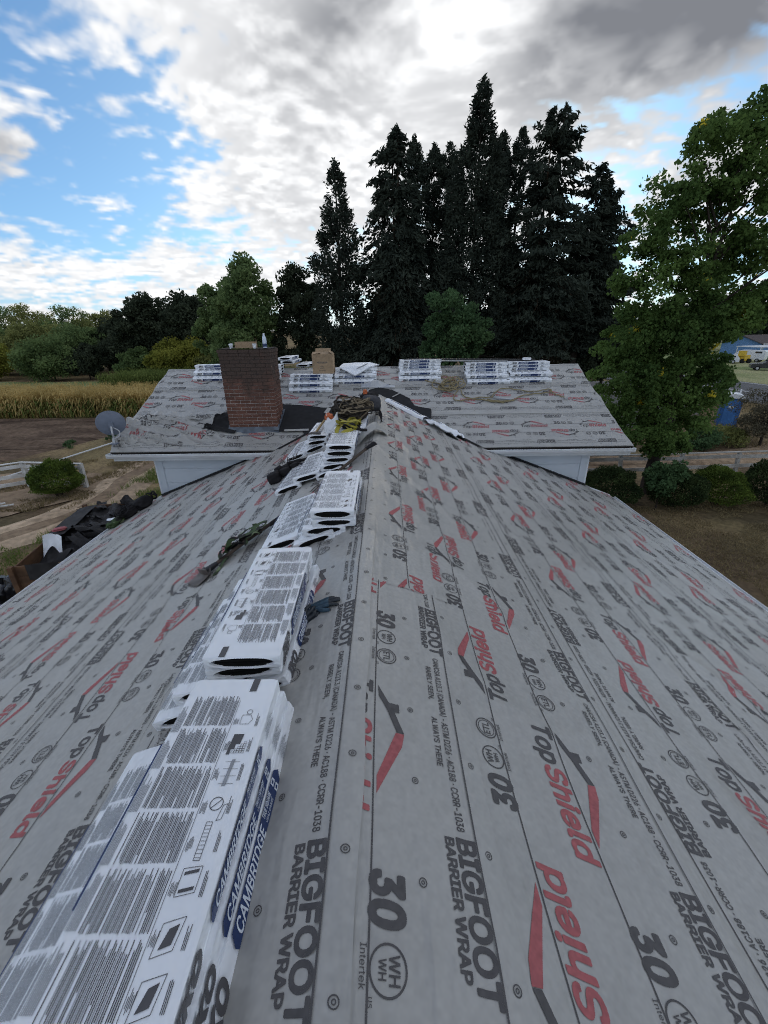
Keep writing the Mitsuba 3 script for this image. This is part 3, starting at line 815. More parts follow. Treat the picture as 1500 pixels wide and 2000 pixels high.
def top_print(detail, soft=False):
    """On the upper face, text lines along y; diagrams on the +x side."""
    ink, pale = MB(), MB()
    rng = np.random.default_rng(5)
    zt = BT + 0.0016

    def q(mb, pts):
        v, f = poly_tri(pts if hasattr(pts, 'area') else Polygon(pts)); mb.add(np.c_[v, np.full(len(v), zt)], f)

    def bar(mb, x0, y0, x1, y1):
        mb.add([[x0, y0, zt], [x1, y0, zt], [x1, y1, zt], [x0, y1, zt]], [[0, 1, 2], [0, 2, 3]])
    y = -0.455
    nb = 6
    for b in range(nb):
        w = 0.138
        sp = 0.0049 if detail else 0.022
        for k in range(int(0.178 / sp)):
            x = -0.130 + k * sp
            dense = (k * 7 + b * 3) % 11 < 8
            a = y + rng.uniform(0, 0.004) + (rng.uniform(0, 0.06) if (k + b) % 9 == 4 else 0)
            e = y + w - (rng.uniform(0, 0.03) if k % 3 else 0)
            if rng.random() < 0.06:
                continue
            bar(ink if (dense and detail and not soft) else pale, x, a, x + sp * (0.52 if detail else 0.62), e)
        y += w + 0.010
    if detail:
        for b in range(6):                                   # warning strip at the outer edge
            for k in range(7):
                if rng.random() < 0.9:
                    bar(pale, -0.168 + k * 0.0045, -0.44 + b * 0.14, -0.1655 + k * 0.0045, -0.44 + b * 0.14 + rng.uniform(0.08, 0.122))
        yy = -0.46
        for k, kind in enumerate(('roof', 'roof', 'wall', 'ladder', 'sign', 'bar', 'stairs', 'house')):
            c = np.array([0.100, yy + 0.05])
            T = lambda pts: [tuple(c + np.array(p)) for p in pts]
            fr = lambda pts, t=0.0016: Polygon(pts).buffer(0).exterior.buffer(t / 2)
            if kind == 'roof':
                q(ink, T([(-0.018, -0.03), (0.010, -0.02), (0.016, 0.02), (-0.006, 0.010)])); q(ink, fr(T([(-0.03, -0.045), (0.018, -0.03), (0.026, 0.034), (-0.026, 0.02)])))
            elif kind == 'wall':
                for o in (-0.022, 0.018):
                    q(ink, T([(-0.02, o), (0.018, o + 0.008), (0.018, o + 0.016), (-0.02, o + 0.008)]))
                q(ink, fr(T([(-0.026, -0.03), (0.024, -0.02), (0.024, 0.04), (-0.026, 0.034)])))
            elif kind == 'ladder':
                q(ink, fr(T([(-0.01, -0.05), (0.008, -0.05), (0.008, 0.05), (-0.01, 0.05)])))
                for j in range(9):
                    bar(ink, c[0] - 0.01, c[1] - 0.044 + 0.0105 * j, c[0] + 0.008, c[1] - 0.0428 + 0.0105 * j)
            elif kind == 'sign':
                q(ink, Point(*c).buffer(0.021).difference(Point(*c).buffer(0.0185))); q(ink, LineString(T([(-0.014, -0.014), (0.014, 0.014)])).buffer(0.0012)); q(ink, fr(T([(0.016, -0.05), (0.03, -0.045), (0.036, 0.0), (0.024, -0.005)])))
            elif kind == 'bar':
                q(pale, T([(-0.006, -0.048), (0.006, -0.046), (0.012, 0.046), (0.0, 0.044)]))
                for j in range(4):
                    bar(ink, c[0] - 0.02, c[1] - 0.04 + 0.025 * j, c[0] + 0.03, c[1] - 0.0388 + 0.025 * j)
            elif kind == 'stairs':
                q(ink, T([(-0.03, -0.04), (-0.018, -0.04), (-0.018, -0.02), (-0.006, -0.02), (-0.006, 0.0), (0.008, 0.0), (0.012, 0.04), (-0.024, 0.04)]))
                for j in range(5):
                    for i in range(j + 1):
                        q(ink, fr(T([(-0.014 + 0.009 * j, -0.035 + 0.009 * i), (-0.006 + 0.009 * j, -0.035 + 0.009 * i), (-0.006 + 0.009 * j, -0.027 + 0.009 * i), (-0.014 + 0.009 * j, -0.027 + 0.009 * i)]), 0.001))
            else:
                q(ink, fr(T([(-0.02, -0.02), (0.012, -0.02), (0.024, 0), (0.012, 0.02), (-0.02, 0.02)]))); q(ink, Point(c[0] + 0.004, c[1] + 0.034).buffer(0.011).difference(Point(c[0] + 0.004, c[1] + 0.034).buffer(0.009)))
            for j in range(5):
                bar(ink, c[0] + 0.038 + 0.004 * j * (j < 3), c[1] - 0.03, c[0] + 0.040 + 0.004 * j * (j < 3), c[1] + rng.uniform(0, 0.03))
                bar(ink, c[0] - 0.044 + 0.0036 * j, c[1] - 0.03 + rng.uniform(0, 0.01), c[0] - 0.0424 + 0.0036 * j, c[1] + rng.uniform(-0.005, 0.015))
            yy += 0.103
        q(ink, LineString([(0.052, -0.47), (0.050, 0.40)]).buffer(0.0007))
    else:
        for k in range(5):
            q(pale, [(0.075, -0.40 + 0.17 * k), (0.105, -0.42 + 0.17 * k), (0.12, -0.37 + 0.17 * k), (0.09, -0.36 + 0.17 * k)])
    q(ink, [(0.072, 0.445), (0.100, 0.447), (0.102, 0.513), (0.074, 0.513)])
    return [ply(m.mesh(), b) for m, b in ((ink, 'wrap_ink'), (pale, 'wrap_ink_pale')) if m.n]


SIDE, TOP = {d: side_print(d) for d in (True, False)}, {d: top_print(d) for d in (True, False)}
TOP['soft'] = top_print(True, True)
ROTZ = pose(rot([0, 0, 1], math.pi), [0, 0, 0])
BGROUP = 'wrapped shingle bundles lying on the roof'
_bi = [0]


def bundle(label, ex, c, detail, flip=False, show_side=True, yawv=0.0, soft=False):
    """c = centre of the underside; ex = local x axis (towards the label side)."""
    ex = np.asarray(ex, float); ex /= np.linalg.norm(ex)
    _bi[0] += 1
    ey = np.array([0, 1, 0.0]) if abs(ex[0]) > abs(ex[1]) else np.array([1, 0, 0.0])
    ez = np.cross(ex, ey); ez /= np.linalg.norm(ez)
    R = np.stack([ex, ey, ez], 1) @ rot([0, 0, 1], yawv)
    M = pose(R, c)
    k = thing('shingle_bundle', label, 'shingle bundle', BGROUP)
    i = _bi[0]
    put('wrapper', WRAPS[i % 3], None, k, M=M)
    put('shingles', CORE, None, k, M=M)
    if show_side:
        for nm, d in zip(('brand_label', 'label_lettering', 'black_lettering', 'small_print'), SIDE[detail]):
            put(nm, d, None, k, M=M, kind='stuff')
    for nm, d in zip(('printed_panel', 'printed_lines'), TOP['soft' if detail and soft else detail]):
        put(nm, d, None, k, M=M @ (ROTZ if flip else np.eye(4)), kind='stuff')
    return M


TH = math.atan(S)


def nearb(label, x, y, zb, tilt=0.0, flip=False, detail=True, yawv=0.0):
    t = math.radians(tilt)
    return bundle(label, (math.cos(t), 0, math.sin(t)), (x, y, zb), detail, flip, yawv=yawv, soft=tilt > 12 or y > 2.5)


def slopeb(label, a, y, h=0.012, tilt=None, flip=False, detail=True, yawv=0.0):
    p = Pn(-a, y, h)
    return nearb(label, p[0], y, p[2], math.degrees(TH) if tilt is None else tilt, flip, detail, yawv)


NST = 'the nearest stack at the bottom of the picture'
slopeb('white shingle bundle lying outermost left of the nearest stack, mostly covered', 0.875, 0.80)
slopeb('white shingle bundle lowest of the three blue labels in the nearest stack', 0.440, 0.83)
nearb('white shingle bundle second from the top of the nearest stack', -0.456, 0.835, -0.046, 7)
A1 = nearb('topmost white printed shingle bundle of the nearest stack', -0.486, 0.842, 0.030, 0.5)
slopeb('white shingle bundle outermost left in the second stack, black end open', 0.880, 1.985, yawv=0.02)
slopeb('white shingle bundle at the ridge foot of the second stack with the glove beside it', 0.500, 2.02)
slopeb('white shingle bundle under the left side of the second stack, black mouth narrow', 0.73, 2.02, 0.083, 15)
nearb('white shingle bundle second from the top of the second stack', -0.522, 2.005, -0.028, 6, True, yawv=0.015)
B1 = nearb('topmost white shingle bundle of the second stack from the viewer', -0.515, 1.985, 0.046, 0.5, True, yawv=0.02)
slopeb('white shingle bundle lying outermost left of the third stack above the camouflage straps', 0.80, 3.70, flip=True)
slopeb('white shingle bundle lying on the slope at the foot of the third stack', 0.45, 3.52)
nearb('white shingle bundle fourth from the top of the third stack, pushed out to the left', -0.372, 3.55, -0.140, 11)
nearb('white shingle bundle third from the top of the third stack', -0.350, 3.56, -0.066, 6)
nearb('white shingle bundle second from the top of the third stack', -0.270, 3.57, -0.001, 2)
C1 = nearb('topmost white shingle bundle of the third stack with five black open ends', -0.280, 3.57, 0.071, 0.5)
slopeb('white shingle bundle lowest on the left between the tool belt and the pitchfork', 1.10, 5.38, 0.012, yawv=-0.04)
slopeb('white shingle bundle leaning left of the fourth stack on top of the lowest one', 0.84, 5.40, 0.060, 17, yawv=-0.02)
slopeb('white shingle bundle lying at the foot of the fourth stack', 0.56, 5.38, detail=False)
nearb('white shingle bundle fourth from the top of the fourth stack', -0.470, 5.40, -0.105, 8, detail=False)
nearb('white shingle bundle third from the top of the fourth stack', -0.435, 5.43, -0.030, 3, detail=False)
nearb('white shingle bundle second from the top of the fourth stack', -0.412, 5.45, 0.042, 1, detail=False)
D1 = nearb('topmost white shingle bundle of the fourth stack, under the yellow strap', -0.398, 5.46, 0.113, 0.5)
slopeb('white shingle bundle lying flat left of the stack with the hammer', 1.40, 7.15, detail=False)
slopeb('white shingle bundle lowest under the hammer', 1.06, 7.20, detail=False)
nearb('white shingle bundle in the middle of the stack with the hammer', -0.965, 7.22, -0.262, 10, detail=False)
E1 = nearb('topmost white shingle bundle of the small left stack, a hammer on it', -0.945, 7.25, -0.180, 3, detail=False)
slopeb('white shingle bundle at the bottom under the rope pile', 0.40, 6.75, detail=False)
nearb('white shingle bundle second under the rope pile', -0.335, 6.72, -0.035, 6, detail=False)
F1 = nearb('white shingle bundle directly under the rope pile', -0.322, 6.75, 0.040, 1, detail=False)


def farb(label, x, yc, zb, tilt=0.0, show=True, yawv=0.0):
    """A bundle across the far slope, label side towards the viewer, front edge lower by tilt."""
    t = math.radians(tilt)
    return bundle(label, (0, -math.cos(t), -math.sin(t)), (x, yc, zb), False, False, show, yawv)


TF = math.degrees(math.atan(SF))
ORD = ['topmost', 'second from the top', 'third from the top', 'fourth from the top', 'fifth from the top']
far_top = {}
for nm, x, v0, ztop, n in (('the far stack left of the chimney', -4.15, 2.84, 0.665, 4), ('the far stack half hidden behind the chimney', -2.98, 2.62, 0.66, 4), ('the far stack under the cardboard box', -1.655, 2.21, 0.455, 4),
                           ('the far stack under the folded white wrapper', -0.585, 2.60, 0.560, 2), ('the far stack right of the folded wrapper', 1.02, 2.70, 0.725, 4), ('the far stack second from the right', 2.655, 2.50, 0.650, 4), ('the far stack at the right end', 3.715, 2.555, 0.660, 4)):
    p = Pf(x, v0 + 0.175, 0.014)
    farb(f'white shingle bundle lying lowest and foremost at {nm}', x + RNG.uniform(-0.02, 0.02), p[1], p[2], TF, yawv=RNG.uniform(-0.01, 0.01))
    p = Pf(x, v0 + 0.30, 0.080)
    farb(f'white shingle bundle forming the middle step at {nm}', x + RNG.uniform(-0.02, 0.02), p[1], p[2], 13, yawv=RNG.uniform(-0.01, 0.01))
    yc = Pf(x, v0 + 0.49, 0)[1]
    for k in range(n):
        far_top[nm] = farb(f'white shingle bundle {ORD[k]} in {nm}', x + RNG.uniform(-0.02, 0.02), yc + RNG.uniform(-0.008, 0.008), ztop - 0.071 * (k + 1), 0, yawv=RNG.uniform(-0.012, 0.012))
for x, y, z, lab in ((-2.43, 11.75, 0.735, 'white shingle bundle with a black open end standing highest beside the chimney'), (-2.02, 11.95, 0.545, 'white shingle bundle with a black open end on the far ridge nearest the chimney side'), (-1.72, 11.95, 0.565, 'white shingle bundle with a black open end on the far ridge next to the box')):
    bundle(lab, (1, 0, 0.02), (x, y + 0.3, z), False, False)
bundle('white shingle bundle lying across the far ridge below the highest black end', (1, 0, 0.0), (-2.36, 12.0, 0.655), False, False)
# ------------------------------------------------------------------ tools and loose things on the roof
mat('old_wood', pr(tone((0.075, 0.055, 0.042), 0.35, 25, (0.03, 0.025, 0.02), 0.6, 6), 0.7, 0.3))
mat('tan_wood', pr(tone((0.36, 0.25, 0.11), 0.25, 30), 0.6, 0.3))
mat('worn_steel', pr(tone((0.16, 0.145, 0.135), 0.35, 25, (0.06, 0.045, 0.04), 0.7, 8), 0.5, 0.5, metallic=0.4))
mat('black_cloth', pr(tone((0.014, 0.013, 0.014), 0.4, 40), 0.8, 0.25, lambda p, n, uv: fbm(p.x * 50, p.y * 50, p.z * 50, 3), 0.006))
mat('grey_cloth', pr(tone((0.05, 0.05, 0.055), 0.4, 40), 0.75, 0.3, lambda p, n, uv: fbm(p.x * 50, p.y * 50, p.z * 50, 3), 0.006))
mat('camo', pr(proc(lambda p, n, uv: mix(mix((0.016, 0.017, 0.012), (0.04, 0.066, 0.024), smoothstep(0.45, 0.50, noise(p.x * 16, p.y * 16, p.z * 16))), (0.15, 0.19, 0.10), smoothstep(0.68, 0.71, noise(p.x * 14 + 8, p.y * 14, p.z * 14)))), 0.75, 0.25))
mat('yellow_web', pr(tone((0.30, 0.26, 0.035), 0.35, 30), 0.6, 0.3))
mat('rope_tan', pr(tone((0.22, 0.175, 0.115), 0.45, 45), 0.85, 0.2, lambda p, n, uv: noise(p.x * 140, p.y * 140, p.z * 140), 0.006))
mat('rope_dark', pr(tone((0.032, 0.026, 0.020), 0.5, 45), 0.85, 0.2))
mat('rope_olive', pr(tone((0.25, 0.205, 0.115), 0.35, 60), 0.8, 0.2))
mat('orange', pr(tone((0.42, 0.10, 0.03), 0.3, 30), 0.5, 0.4))
mat('glove_blue', pr(tone((0.045, 0.080, 0.110), 0.35, 60), 0.7, 0.3, lambda p, n, uv: fbm(p.x * 180, p.y * 180, p.z * 180, 2), 0.003))
mat('glove_dip', pr(tone((0.016, 0.020, 0.025), 0.3, 60), 0.45, 0.45))
mat('glove_cuff', pr(tone((0.36, 0.31, 0.25), 0.25, 60), 0.85, 0.2))
mat('cardboard', pr(tone((0.33, 0.235, 0.145), 0.12, 15, (0.26, 0.185, 0.115), 0.5, 3), 0.75, 0.25))
mat('black_metal', pr(tone((0.018, 0.018, 0.020), 0.3, 15), 0.4, 0.5, metallic=0.2))
mat('pale_metal', pr(tone((0.42, 0.43, 0.44), 0.15, 8), 0.35, 0.5, metallic=0.4))
mat('dish_grey', pr(tone((0.125, 0.145, 0.185), 0.15, 6), 0.5, 0.45))
mat('plastic_clear', pr((0.55, 0.62, 0.72), 0.15, 0.6))


def ribbon(mb, P, w, normal=None, t=0.003):
    """A flat strap along P."""
    P = np.asarray(P, float)
    d = np.gradient(P, axis=0); d /= np.linalg.norm(d, axis=1, keepdims=True) + 1e-12
    n = np.broadcast_to(np.asarray(normal if normal is not None else (0, 0, 1.0), float), P.shape)
    s = np.cross(d, n); s /= np.linalg.norm(s, axis=1, keepdims=True) + 1e-12
    n2 = np.cross(s, d)
    A = np.stack([P - s * w / 2 + n2 * t / 2, P + s * w / 2 + n2 * t / 2, P + s * w / 2 - n2 * t / 2, P - s * w / 2 - n2 * t / 2, P - s * w / 2 + n2 * t / 2], 0)
    mb.grid(A)


def A(a, y, h=0.0):
    return Pn(-np.asarray(a, float), np.asarray(y, float), h)


# ---- tear-off shovel
sh = thing('roofing_shovel', 'old tear-off shovel with a toothed steel blade lying on the left slope', 'shovel')
e0, e1 = A(1.53, 3.235, 0.05), A(0.90, 4.05, 0.045)
put('handle', MB().tube([e0, e0 * 0.6 + e1 * 0.4 + [0, 0, 0.01], e1], [0.018, 0.017, 0.018], 10), 'old_wood', sh)
put('grip', MB().tube([e0 * 0.28 + e1 * 0.72 + [0, 0, 0.002], e0 * 0.1 + e1 * 0.9, e1 + (e1 - e0) * 0.02], [0.021, 0.023, 0.022], 10), 'black_cloth', sh)
d = (e1 - e0); d /= np.linalg.norm(d); nn = np.array([-S, 0, 1]) / K; sd = np.cross(d, nn)
b0 = e0 - d * 0.02
bl = MB()
g = np.linspace(-1, 1, 9)
rows_ = [(0.03, 0.070, 0.055), (0.0, 0.10, 0.030), (-0.06, 0.105, 0.012), (-0.15, 0.108, 0.002)]
P = np.stack([np.stack([b0 + d * l + sd * (w * x) + nn * (h - 0.04 + 0.012 * abs(x) ** 2) for x in g]) for l, w, h in rows_], 0)
bl.grid(P); bl.grid(P[::-1] - nn * 0.004)
for x in g[:-1]:
    bl.add([b0 - d * 0.15 + sd * 0.108 * x + nn * -0.036, b0 - d * 0.15 + sd * 0.108 * (x + 0.2) + nn * -0.036, b0 - d * 0.185 + sd * 0.108 * (x + 0.1) + nn * -0.04], [[0, 1, 2], [2, 1, 0]])
bl.box(b0 - d * 0.02 + nn * 0.005, (0.15, 0.012, 0.07), np.stack([sd, d, nn], 1))
put('blade', bl, 'worn_steel', sh, smooth=40)
put('socket', MB().tube([e0 + d * 0.10, e0 - d * 0.02], [0.022, 0.034], 10), 'black_metal', sh)
# ---- camouflage harness tangled on the handle
hz = thing('safety_harness', 'camouflage green safety harness straps tangled over the shovel handle', 'safety harness')
hs, hb, hl = MB(), MB(), MB()
rr = np.random.default_rng(12)
for k in range(13):
    s0, s1 = sorted(rr.uniform(0.12, 0.62, 2))
    s1 = max(s1, s0 + 0.18)
    o = rr.uniform(-0.11, 0.10)
    pts = [e0 + d * (s0 + (s1 - s0) * t) + sd * (o + rr.normal(0, 0.035)) + nn * (0.01 + 0.07 * rr.random() * math.sin(math.pi * t)) for t in np.linspace(0, 1, 6)]
    ribbon((hs, hb, hs)[k % 3], spline(pts, 6), 0.045, nn + sd * rr.normal(0, 0.5))
for k in range(3):
    c = e0 + d * (0.52 + 0.05 * k) + sd * rr.uniform(-0.05, 0.02)
    a = np.linspace(0, 2 * np.pi, 16)
    ribbon(hs, c + np.cos(a)[:, None] * d * 0.09 + np.sin(a)[:, None] * (sd * 0.06) + nn * 0.06, 0.05, nn)
pts = [e0 + d * 0.20 + sd * 0.02, e0 + d * 0.16 + sd * 0.06 + nn * 0.01, e0 + d * 0.06 + sd * 0.09 + nn * -0.02, e0 + d * -0.02 + sd * 0.13 + nn * -0.03]
ribbon(hs, spline(pts, 6), 0.042, nn)
for k in range(5):
    c = e0 + d * rr.uniform(0.2, 0.7) + sd * rr.uniform(-0.06, 0.06) + nn * 0.06
    a = np.linspace(0, 2 * np.pi, 14)
    hl.tube(c + np.cos(a)[:, None] * d * 0.026 + np.sin(a)[:, None] * sd * 0.022, 0.004, 5, False)
put('camouflage_strap', hs, 'camo', hz); put('black_strap', hb, 'black_cloth', hz); put('buckles', hl, 'pale_metal', hz, kind='stuff')

# ---- pitchfork
pf = thing('pitchfork', 'pitchfork with four dark tines between the third and fourth bundle stacks', 'pitchfork')
h0, h1 = A(0.60, 4.52, 0.05), A(0.05, 4.98, 0.14)
put('handle', MB().tube([h0, h1], [0.017, 0.018], 9), 'old_wood', pf)
put('grip', MB().tube([h1, h1 + (h1 - h0) * 0.16 + np.array([0.02, 0.05, 0.0])], [0.022, 0.020], 9).tube([h1 + [0.015, 0.0, 0.01], h1 + (h1 - h0) * 0.14 + [0.06, -0.04, 0.02]], 0.017, 8), 'black_cloth', pf)
dd = (h0 - h1) / np.linalg.norm(h0 - h1); ss = np.cross(dd, nn)
for k in range(4):
    o = (k - 1.5) * 0.062
    q0 = h0 + ss * o * 0.5 + dd * 0.03
    put('tine', MB().tube(spline([h0, q0 + ss * o * 0.3, h0 + ss * o + dd * 0.12 - nn * 0.01, h0 + ss * o + dd * 0.24 - nn * 0.025, h0 + ss * o + dd * 0.37 - nn * 0.03], 5), np.r_[np.full(16, 0.0065), np.linspace(0.006, 0.0025, 5)], 6), 'worn_steel', pf)
put('ferrule', MB().tube([h0 - dd * 0.12, h0 + dd * 0.05], [0.021, 0.019], 8), 'worn_steel', pf)


def lump(c, s, R=None, seed=0, amp=0.16, sub=3, sq=3.0):
    """A soft rounded block."""
    m = trimesh.creation.icosphere(sub, 1.0)
    v = np.asarray(m.vertices)
    v = v / (np.abs(v) ** sq).sum(1, keepdims=True) ** (1 / sq)
    v = v * (1 + amp * (mk.fbm(v * 1.8 + seed * 7.3, 3, seed) - 0.5) * 2)[:, None] * np.asarray(s) / 2
    if R is not None:
        v = v @ R.T
    return v + np.asarray(c, float), m.faces


# ---- black tool belt
tb = thing('tool_belt', 'black tool belt with bulging pouches lying left of the fourth bundle stack', 'tool belt')
Rn = np.stack([np.array([K * 0 + 1, 0, S]) / K, [0, 1, 0], nn], 1)
for k, (a, y, s, h) in enumerate(((1.50, 5.66, (0.17, 0.20, 0.15), 0.08), (1.38, 5.92, (0.17, 0.15, 0.13), 0.07), (1.24, 5.98, (0.13, 0.15, 0.11), 0.07), (1.34, 5.72, (0.13, 0.13, 0.11), 0.09), (1.46, 5.84, (0.12, 0.11, 0.16), 0.09), (1.22, 5.84, (0.12, 0.12, 0.09), 0.09))):
    put('pouch', lump(A(a, y, h), s, Rn @ rot([0, 0, 1], 0.4 * k), k, 0.16, 3, 5.0), 'black_cloth', tb, smooth=True)
put('belt', MB().tube(spline([A(1.30, 5.85, 0.16), A(1.15, 6.02, 0.10), A(1.02, 6.12, 0.03), A(1.05, 6.3, 0.02), A(1.25, 6.25, 0.05), A(1.45, 6.05, 0.10)], 6), 0.022, 6), 'black_cloth', tb)
hm = MB()
for k in range(9):
    p = A(1.22 + 0.03 * k, 6.02 - 0.05 * (k % 4), 0.16); hm.tube([p, p + [RNG.uniform(-.05, .05), RNG.uniform(-.04, .04), 0.06]], 0.007, 5)
put('tool_ends', hm, 'worn_steel', tb, kind='stuff')
put('strap', MB().tube(spline([A(1.2, 5.95, 0.10), A(1.05, 5.75, 0.09), A(0.95, 5.9, 0.08), A(0.88, 6.15, 0.04)], 6), 0.015, 6), 'black_cloth', tb)

# ---- gloves
import manifold3d as m3


def capsule_union(parts, edge=0.006):
    hulls = []
    for a, ra, b, rb in parts:
        s = [m3.Manifold.sphere(r, 14).translate(list(map(float, p))) for p, r in ((a, ra), (b, rb))]
        hulls.append(m3.Manifold.batch_hull(s))
    m = m3.Manifold.batch_boolean(hulls, m3.OpType.Add).refine_to_length(edge).to_mesh()
    t = trimesh.Trimesh(m.vert_properties[:, :3], m.tri_verts)
    trimesh.smoothing.filter_taubin(t, 0.5, 0.53, 14)
    return t


def glove(curl, thumb=1):
    palm = [((0.0, -0.028, 0), 0.016, (0.085, -0.034, 0.002), 0.015), ((0.0, 0.028, 0), 0.016, (0.085, 0.034, 0.002), 0.015), ((0.0, 0.0, 0), 0.019, (0.085, 0.0, 0.004), 0.017), ((-0.05, -0.022, 0), 0.016, (0.0, -0.028, 0), 0.016), ((-0.05, 0.022, 0), 0.016, (0.0, 0.028, 0), 0.016)]
    hullp = m3.Manifold.batch_hull([m3.Manifold.sphere(r, 14).translate(list(p)) for a, ra, b, rb in palm[:3] for p, r in ((a, ra), (b, rb))])
    fing = []
    for k, (y, L, sp) in enumerate(((-0.036, 0.070, -0.16), (-0.012, 0.080, -0.03), (0.013, 0.076, 0.06), (0.036, 0.060, 0.20))):
        p = np.array([0.084, y, 0.003]); r = 0.0118; ang = 0.0
        for j, f in enumerate((0.42, 0.32, 0.26)):
            ang += curl[k] * (0.3 + 0.5 * j)
            q = p + L * f * np.array([math.cos(sp) * math.cos(ang), math.sin(sp), -math.sin(ang)])
            fing.append((p, r, q, r * 0.94)); p, r = q, r * 0.94
    t0 = np.array([0.02, 0.036 * -thumb, 0.0]); t1 = t0 + [0.038, -0.030 * thumb, -0.004]; t2 = t1 + [0.034, -0.008 * thumb, -0.006]
    th = [(t0, 0.015, t1, 0.0135), (t1, 0.0135, t2, 0.0115)]
    base = capsule_union(palm + fing + th)
    return base


gv = glove((0.25, 0.10, 0.2, 0.5))
gk = thing('work_glove', 'dark blue knitted work glove with spread fingers beside the second bundle stack', 'glove')
gp = A(0.285, 2.075, 0.032)
Rg = np.stack([np.array([K * 0 + 1, 0, S]) / K, [0, 1, 0], nn], 1) @ rot([0, 0, 1], 0.12)
V, Fc = np.asarray(gv.vertices), np.asarray(gv.faces)
dip = (V[Fc][:, :, 0].mean(1) > 0.098)
sc_ = 0.92
for nm, sel, b in (('hand', ~dip, 'glove_blue'), ('fingertips', dip, 'glove_dip')):
    u, inv = np.unique(Fc[sel], return_inverse=True)
    put(nm, (V[u] * sc_ @ Rg.T + gp, inv.reshape(-1, 3)), b, gk, smooth=True)
gk2 = thing('work_glove', 'dark work glove with a beige cuff crumpled under the blue glove', 'glove')
gv2 = glove((0.9, 1.0, 1.1, 1.0), -1)
V = np.asarray(gv2.vertices)
V = 0.8 * V + 0.006 * (mk.fbm(V * 40, 2, 4)[:, None] - 0.5)
R2 = Rg @ rot([0, 0, 1], 0.5) @ rot([1, 0, 0], 0.9)
put('hand', (V @ R2.T + A(0.335, 1.975, 0.030), gv2.faces), 'glove_dip', gk2, smooth=True)
a = np.linspace(0, 2 * np.pi, 19)
cuff = np.stack([np.stack([np.full(19, x), (0.036 + 0.01 * k) * np.cos(a), (0.020 + 0.004 * k) * np.sin(a)], 1) for k, x in enumerate((-0.03, -0.06, -0.085))], 0)
put('cuff', MB().grid(cuff @ R2.T + A(0.335, 1.975, 0.030)), 'glove_cuff', gk2, smooth=60)



# ---- rope pile on the fifth stack
def tangle(mb, c, s, n, r, seed, R=None, loops=2.2):
    rg = np.random.default_rng(seed)
    for _ in range(n):
        k = 12
        ph, tl = rg.uniform(0, 6.28), rg.normal(0, 0.35, 2)
        t = np.linspace(0, loops * 2 * np.pi * rg.uniform(0.5, 1), k * 2)
        rad = rg.uniform(0.45, 1.0)
        p = np.stack([rad * np.cos(t + ph) + rg.normal(0, 0.10, len(t)), rad * np.sin(t + ph) + rg.normal(0, 0.10, len(t)), rg.uniform(-0.6, 0.8) + tl[0] * np.cos(t) + tl[1] * np.sin(t) + rg.normal(0, 0.10, len(t))], 1) * np.asarray(s) / 2
        E = trimesh.transformations.euler_matrix(*(rg.normal(0, 0.5, 2)), rg.uniform(0, 6.28))[:3, :3] if R is None else R
        sc = np.asarray(s) / 2
        p = ((p / sc) @ E.T) * sc * [1, 1, 0.8]
        mb.tube(spline(p + c + rg.normal(0, 0.12, 3) * sc, 3), r * rg.uniform(0.75, 1.15), 5)


rp = thing('rope_pile', 'tangled heap of tan and dark ropes at the far end of the ridge', 'rope')
pc_ = np.array([-0.42, 7.15, 0.17])
m1, m2 = MB(), MB()
tangle(m1, pc_ + [0.02, -0.1, 0.06], (0.50, 1.05, 0.32), 15, 0.0105, 3)
tangle(m2, pc_ + [0, 0, 0.03], (0.56, 1.15, 0.34), 26, 0.0115, 4)
tangle(m1, pc_ + [-0.12, -0.35, -0.04], (0.34, 0.4, 0.2), 6, 0.0105, 5)
put('tan_rope', m1, 'rope_tan', rp, smooth=60); put('dark_rope', m2, 'rope_dark', rp, smooth=60)
put('rope_core', lump(pc_ - [0, 0, 0.04], (0.50, 0.95, 0.24), None, 3, 0.2), 'rope_dark', rp, smooth=True)
kb = thing('harness_bag', 'black and grey harness bag at the far end of the rope pile', 'bag')
put('body', lump((-0.10, 7.75, 0.22), (0.26, 0.44, 0.27), rot([0, 0, 1], 0.5), 5, 0.15), 'grey_cloth', kb, smooth=True)
put('flap', lump((-0.14, 8.05, 0.28), (0.30, 0.34, 0.20), rot([0, 0, 1], -0.3), 8, 0.3), 'black_cloth', kb, smooth=True)
put('orange_patch', lump((-0.22, 7.98, 0.38), (0.08, 0.10, 0.11), None, 9, 0.2), 'orange', kb, smooth=True)
sm = MB()
for k in range(6):
    c = np.array([-0.02, 7.3 + 0.12 * k, 0.10])
    sm.tube(spline([c, c + [0.06, -0.05, 0.0], c + [0.10, -0.16, -0.08 - 0.02 * (k % 2)], c + [0.15 * (k % 2), -0.20, -0.13]], 5), 0.009, 5)
put('strap', sm, 'black_cloth', kb)
wb = thing('paper_bag', 'torn white bag with orange fittings at the near left corner of the rope pile', 'bag')
bm = MB(); g1, g2 = np.meshgrid(np.linspace(0, 1, 12), np.linspace(0, 2 * np.pi, 22), indexing='ij')
rad = 0.13 * (1 - 0.35 * g1) * (1 + 0.25 * (mk.noise(np.stack([np.cos(g2) * 2, np.sin(g2) * 2, g1 * 3], -1), 4) - 0.5))
bm.grid(np.stack([-0.68 + rad * np.cos(g2), 6.55 + rad * np.sin(g2), -0.02 + 0.26 * g1 + 0.05 * np.cos(g2 * 2) * g1], -1))
put('sack', bm, 'wrap_film', wb, smooth=50)
put('fittings', lump((-0.72, 6.55, 0.20), (0.13, 0.14, 0.12), None, 11, 0.35), 'orange', wb, smooth=True)

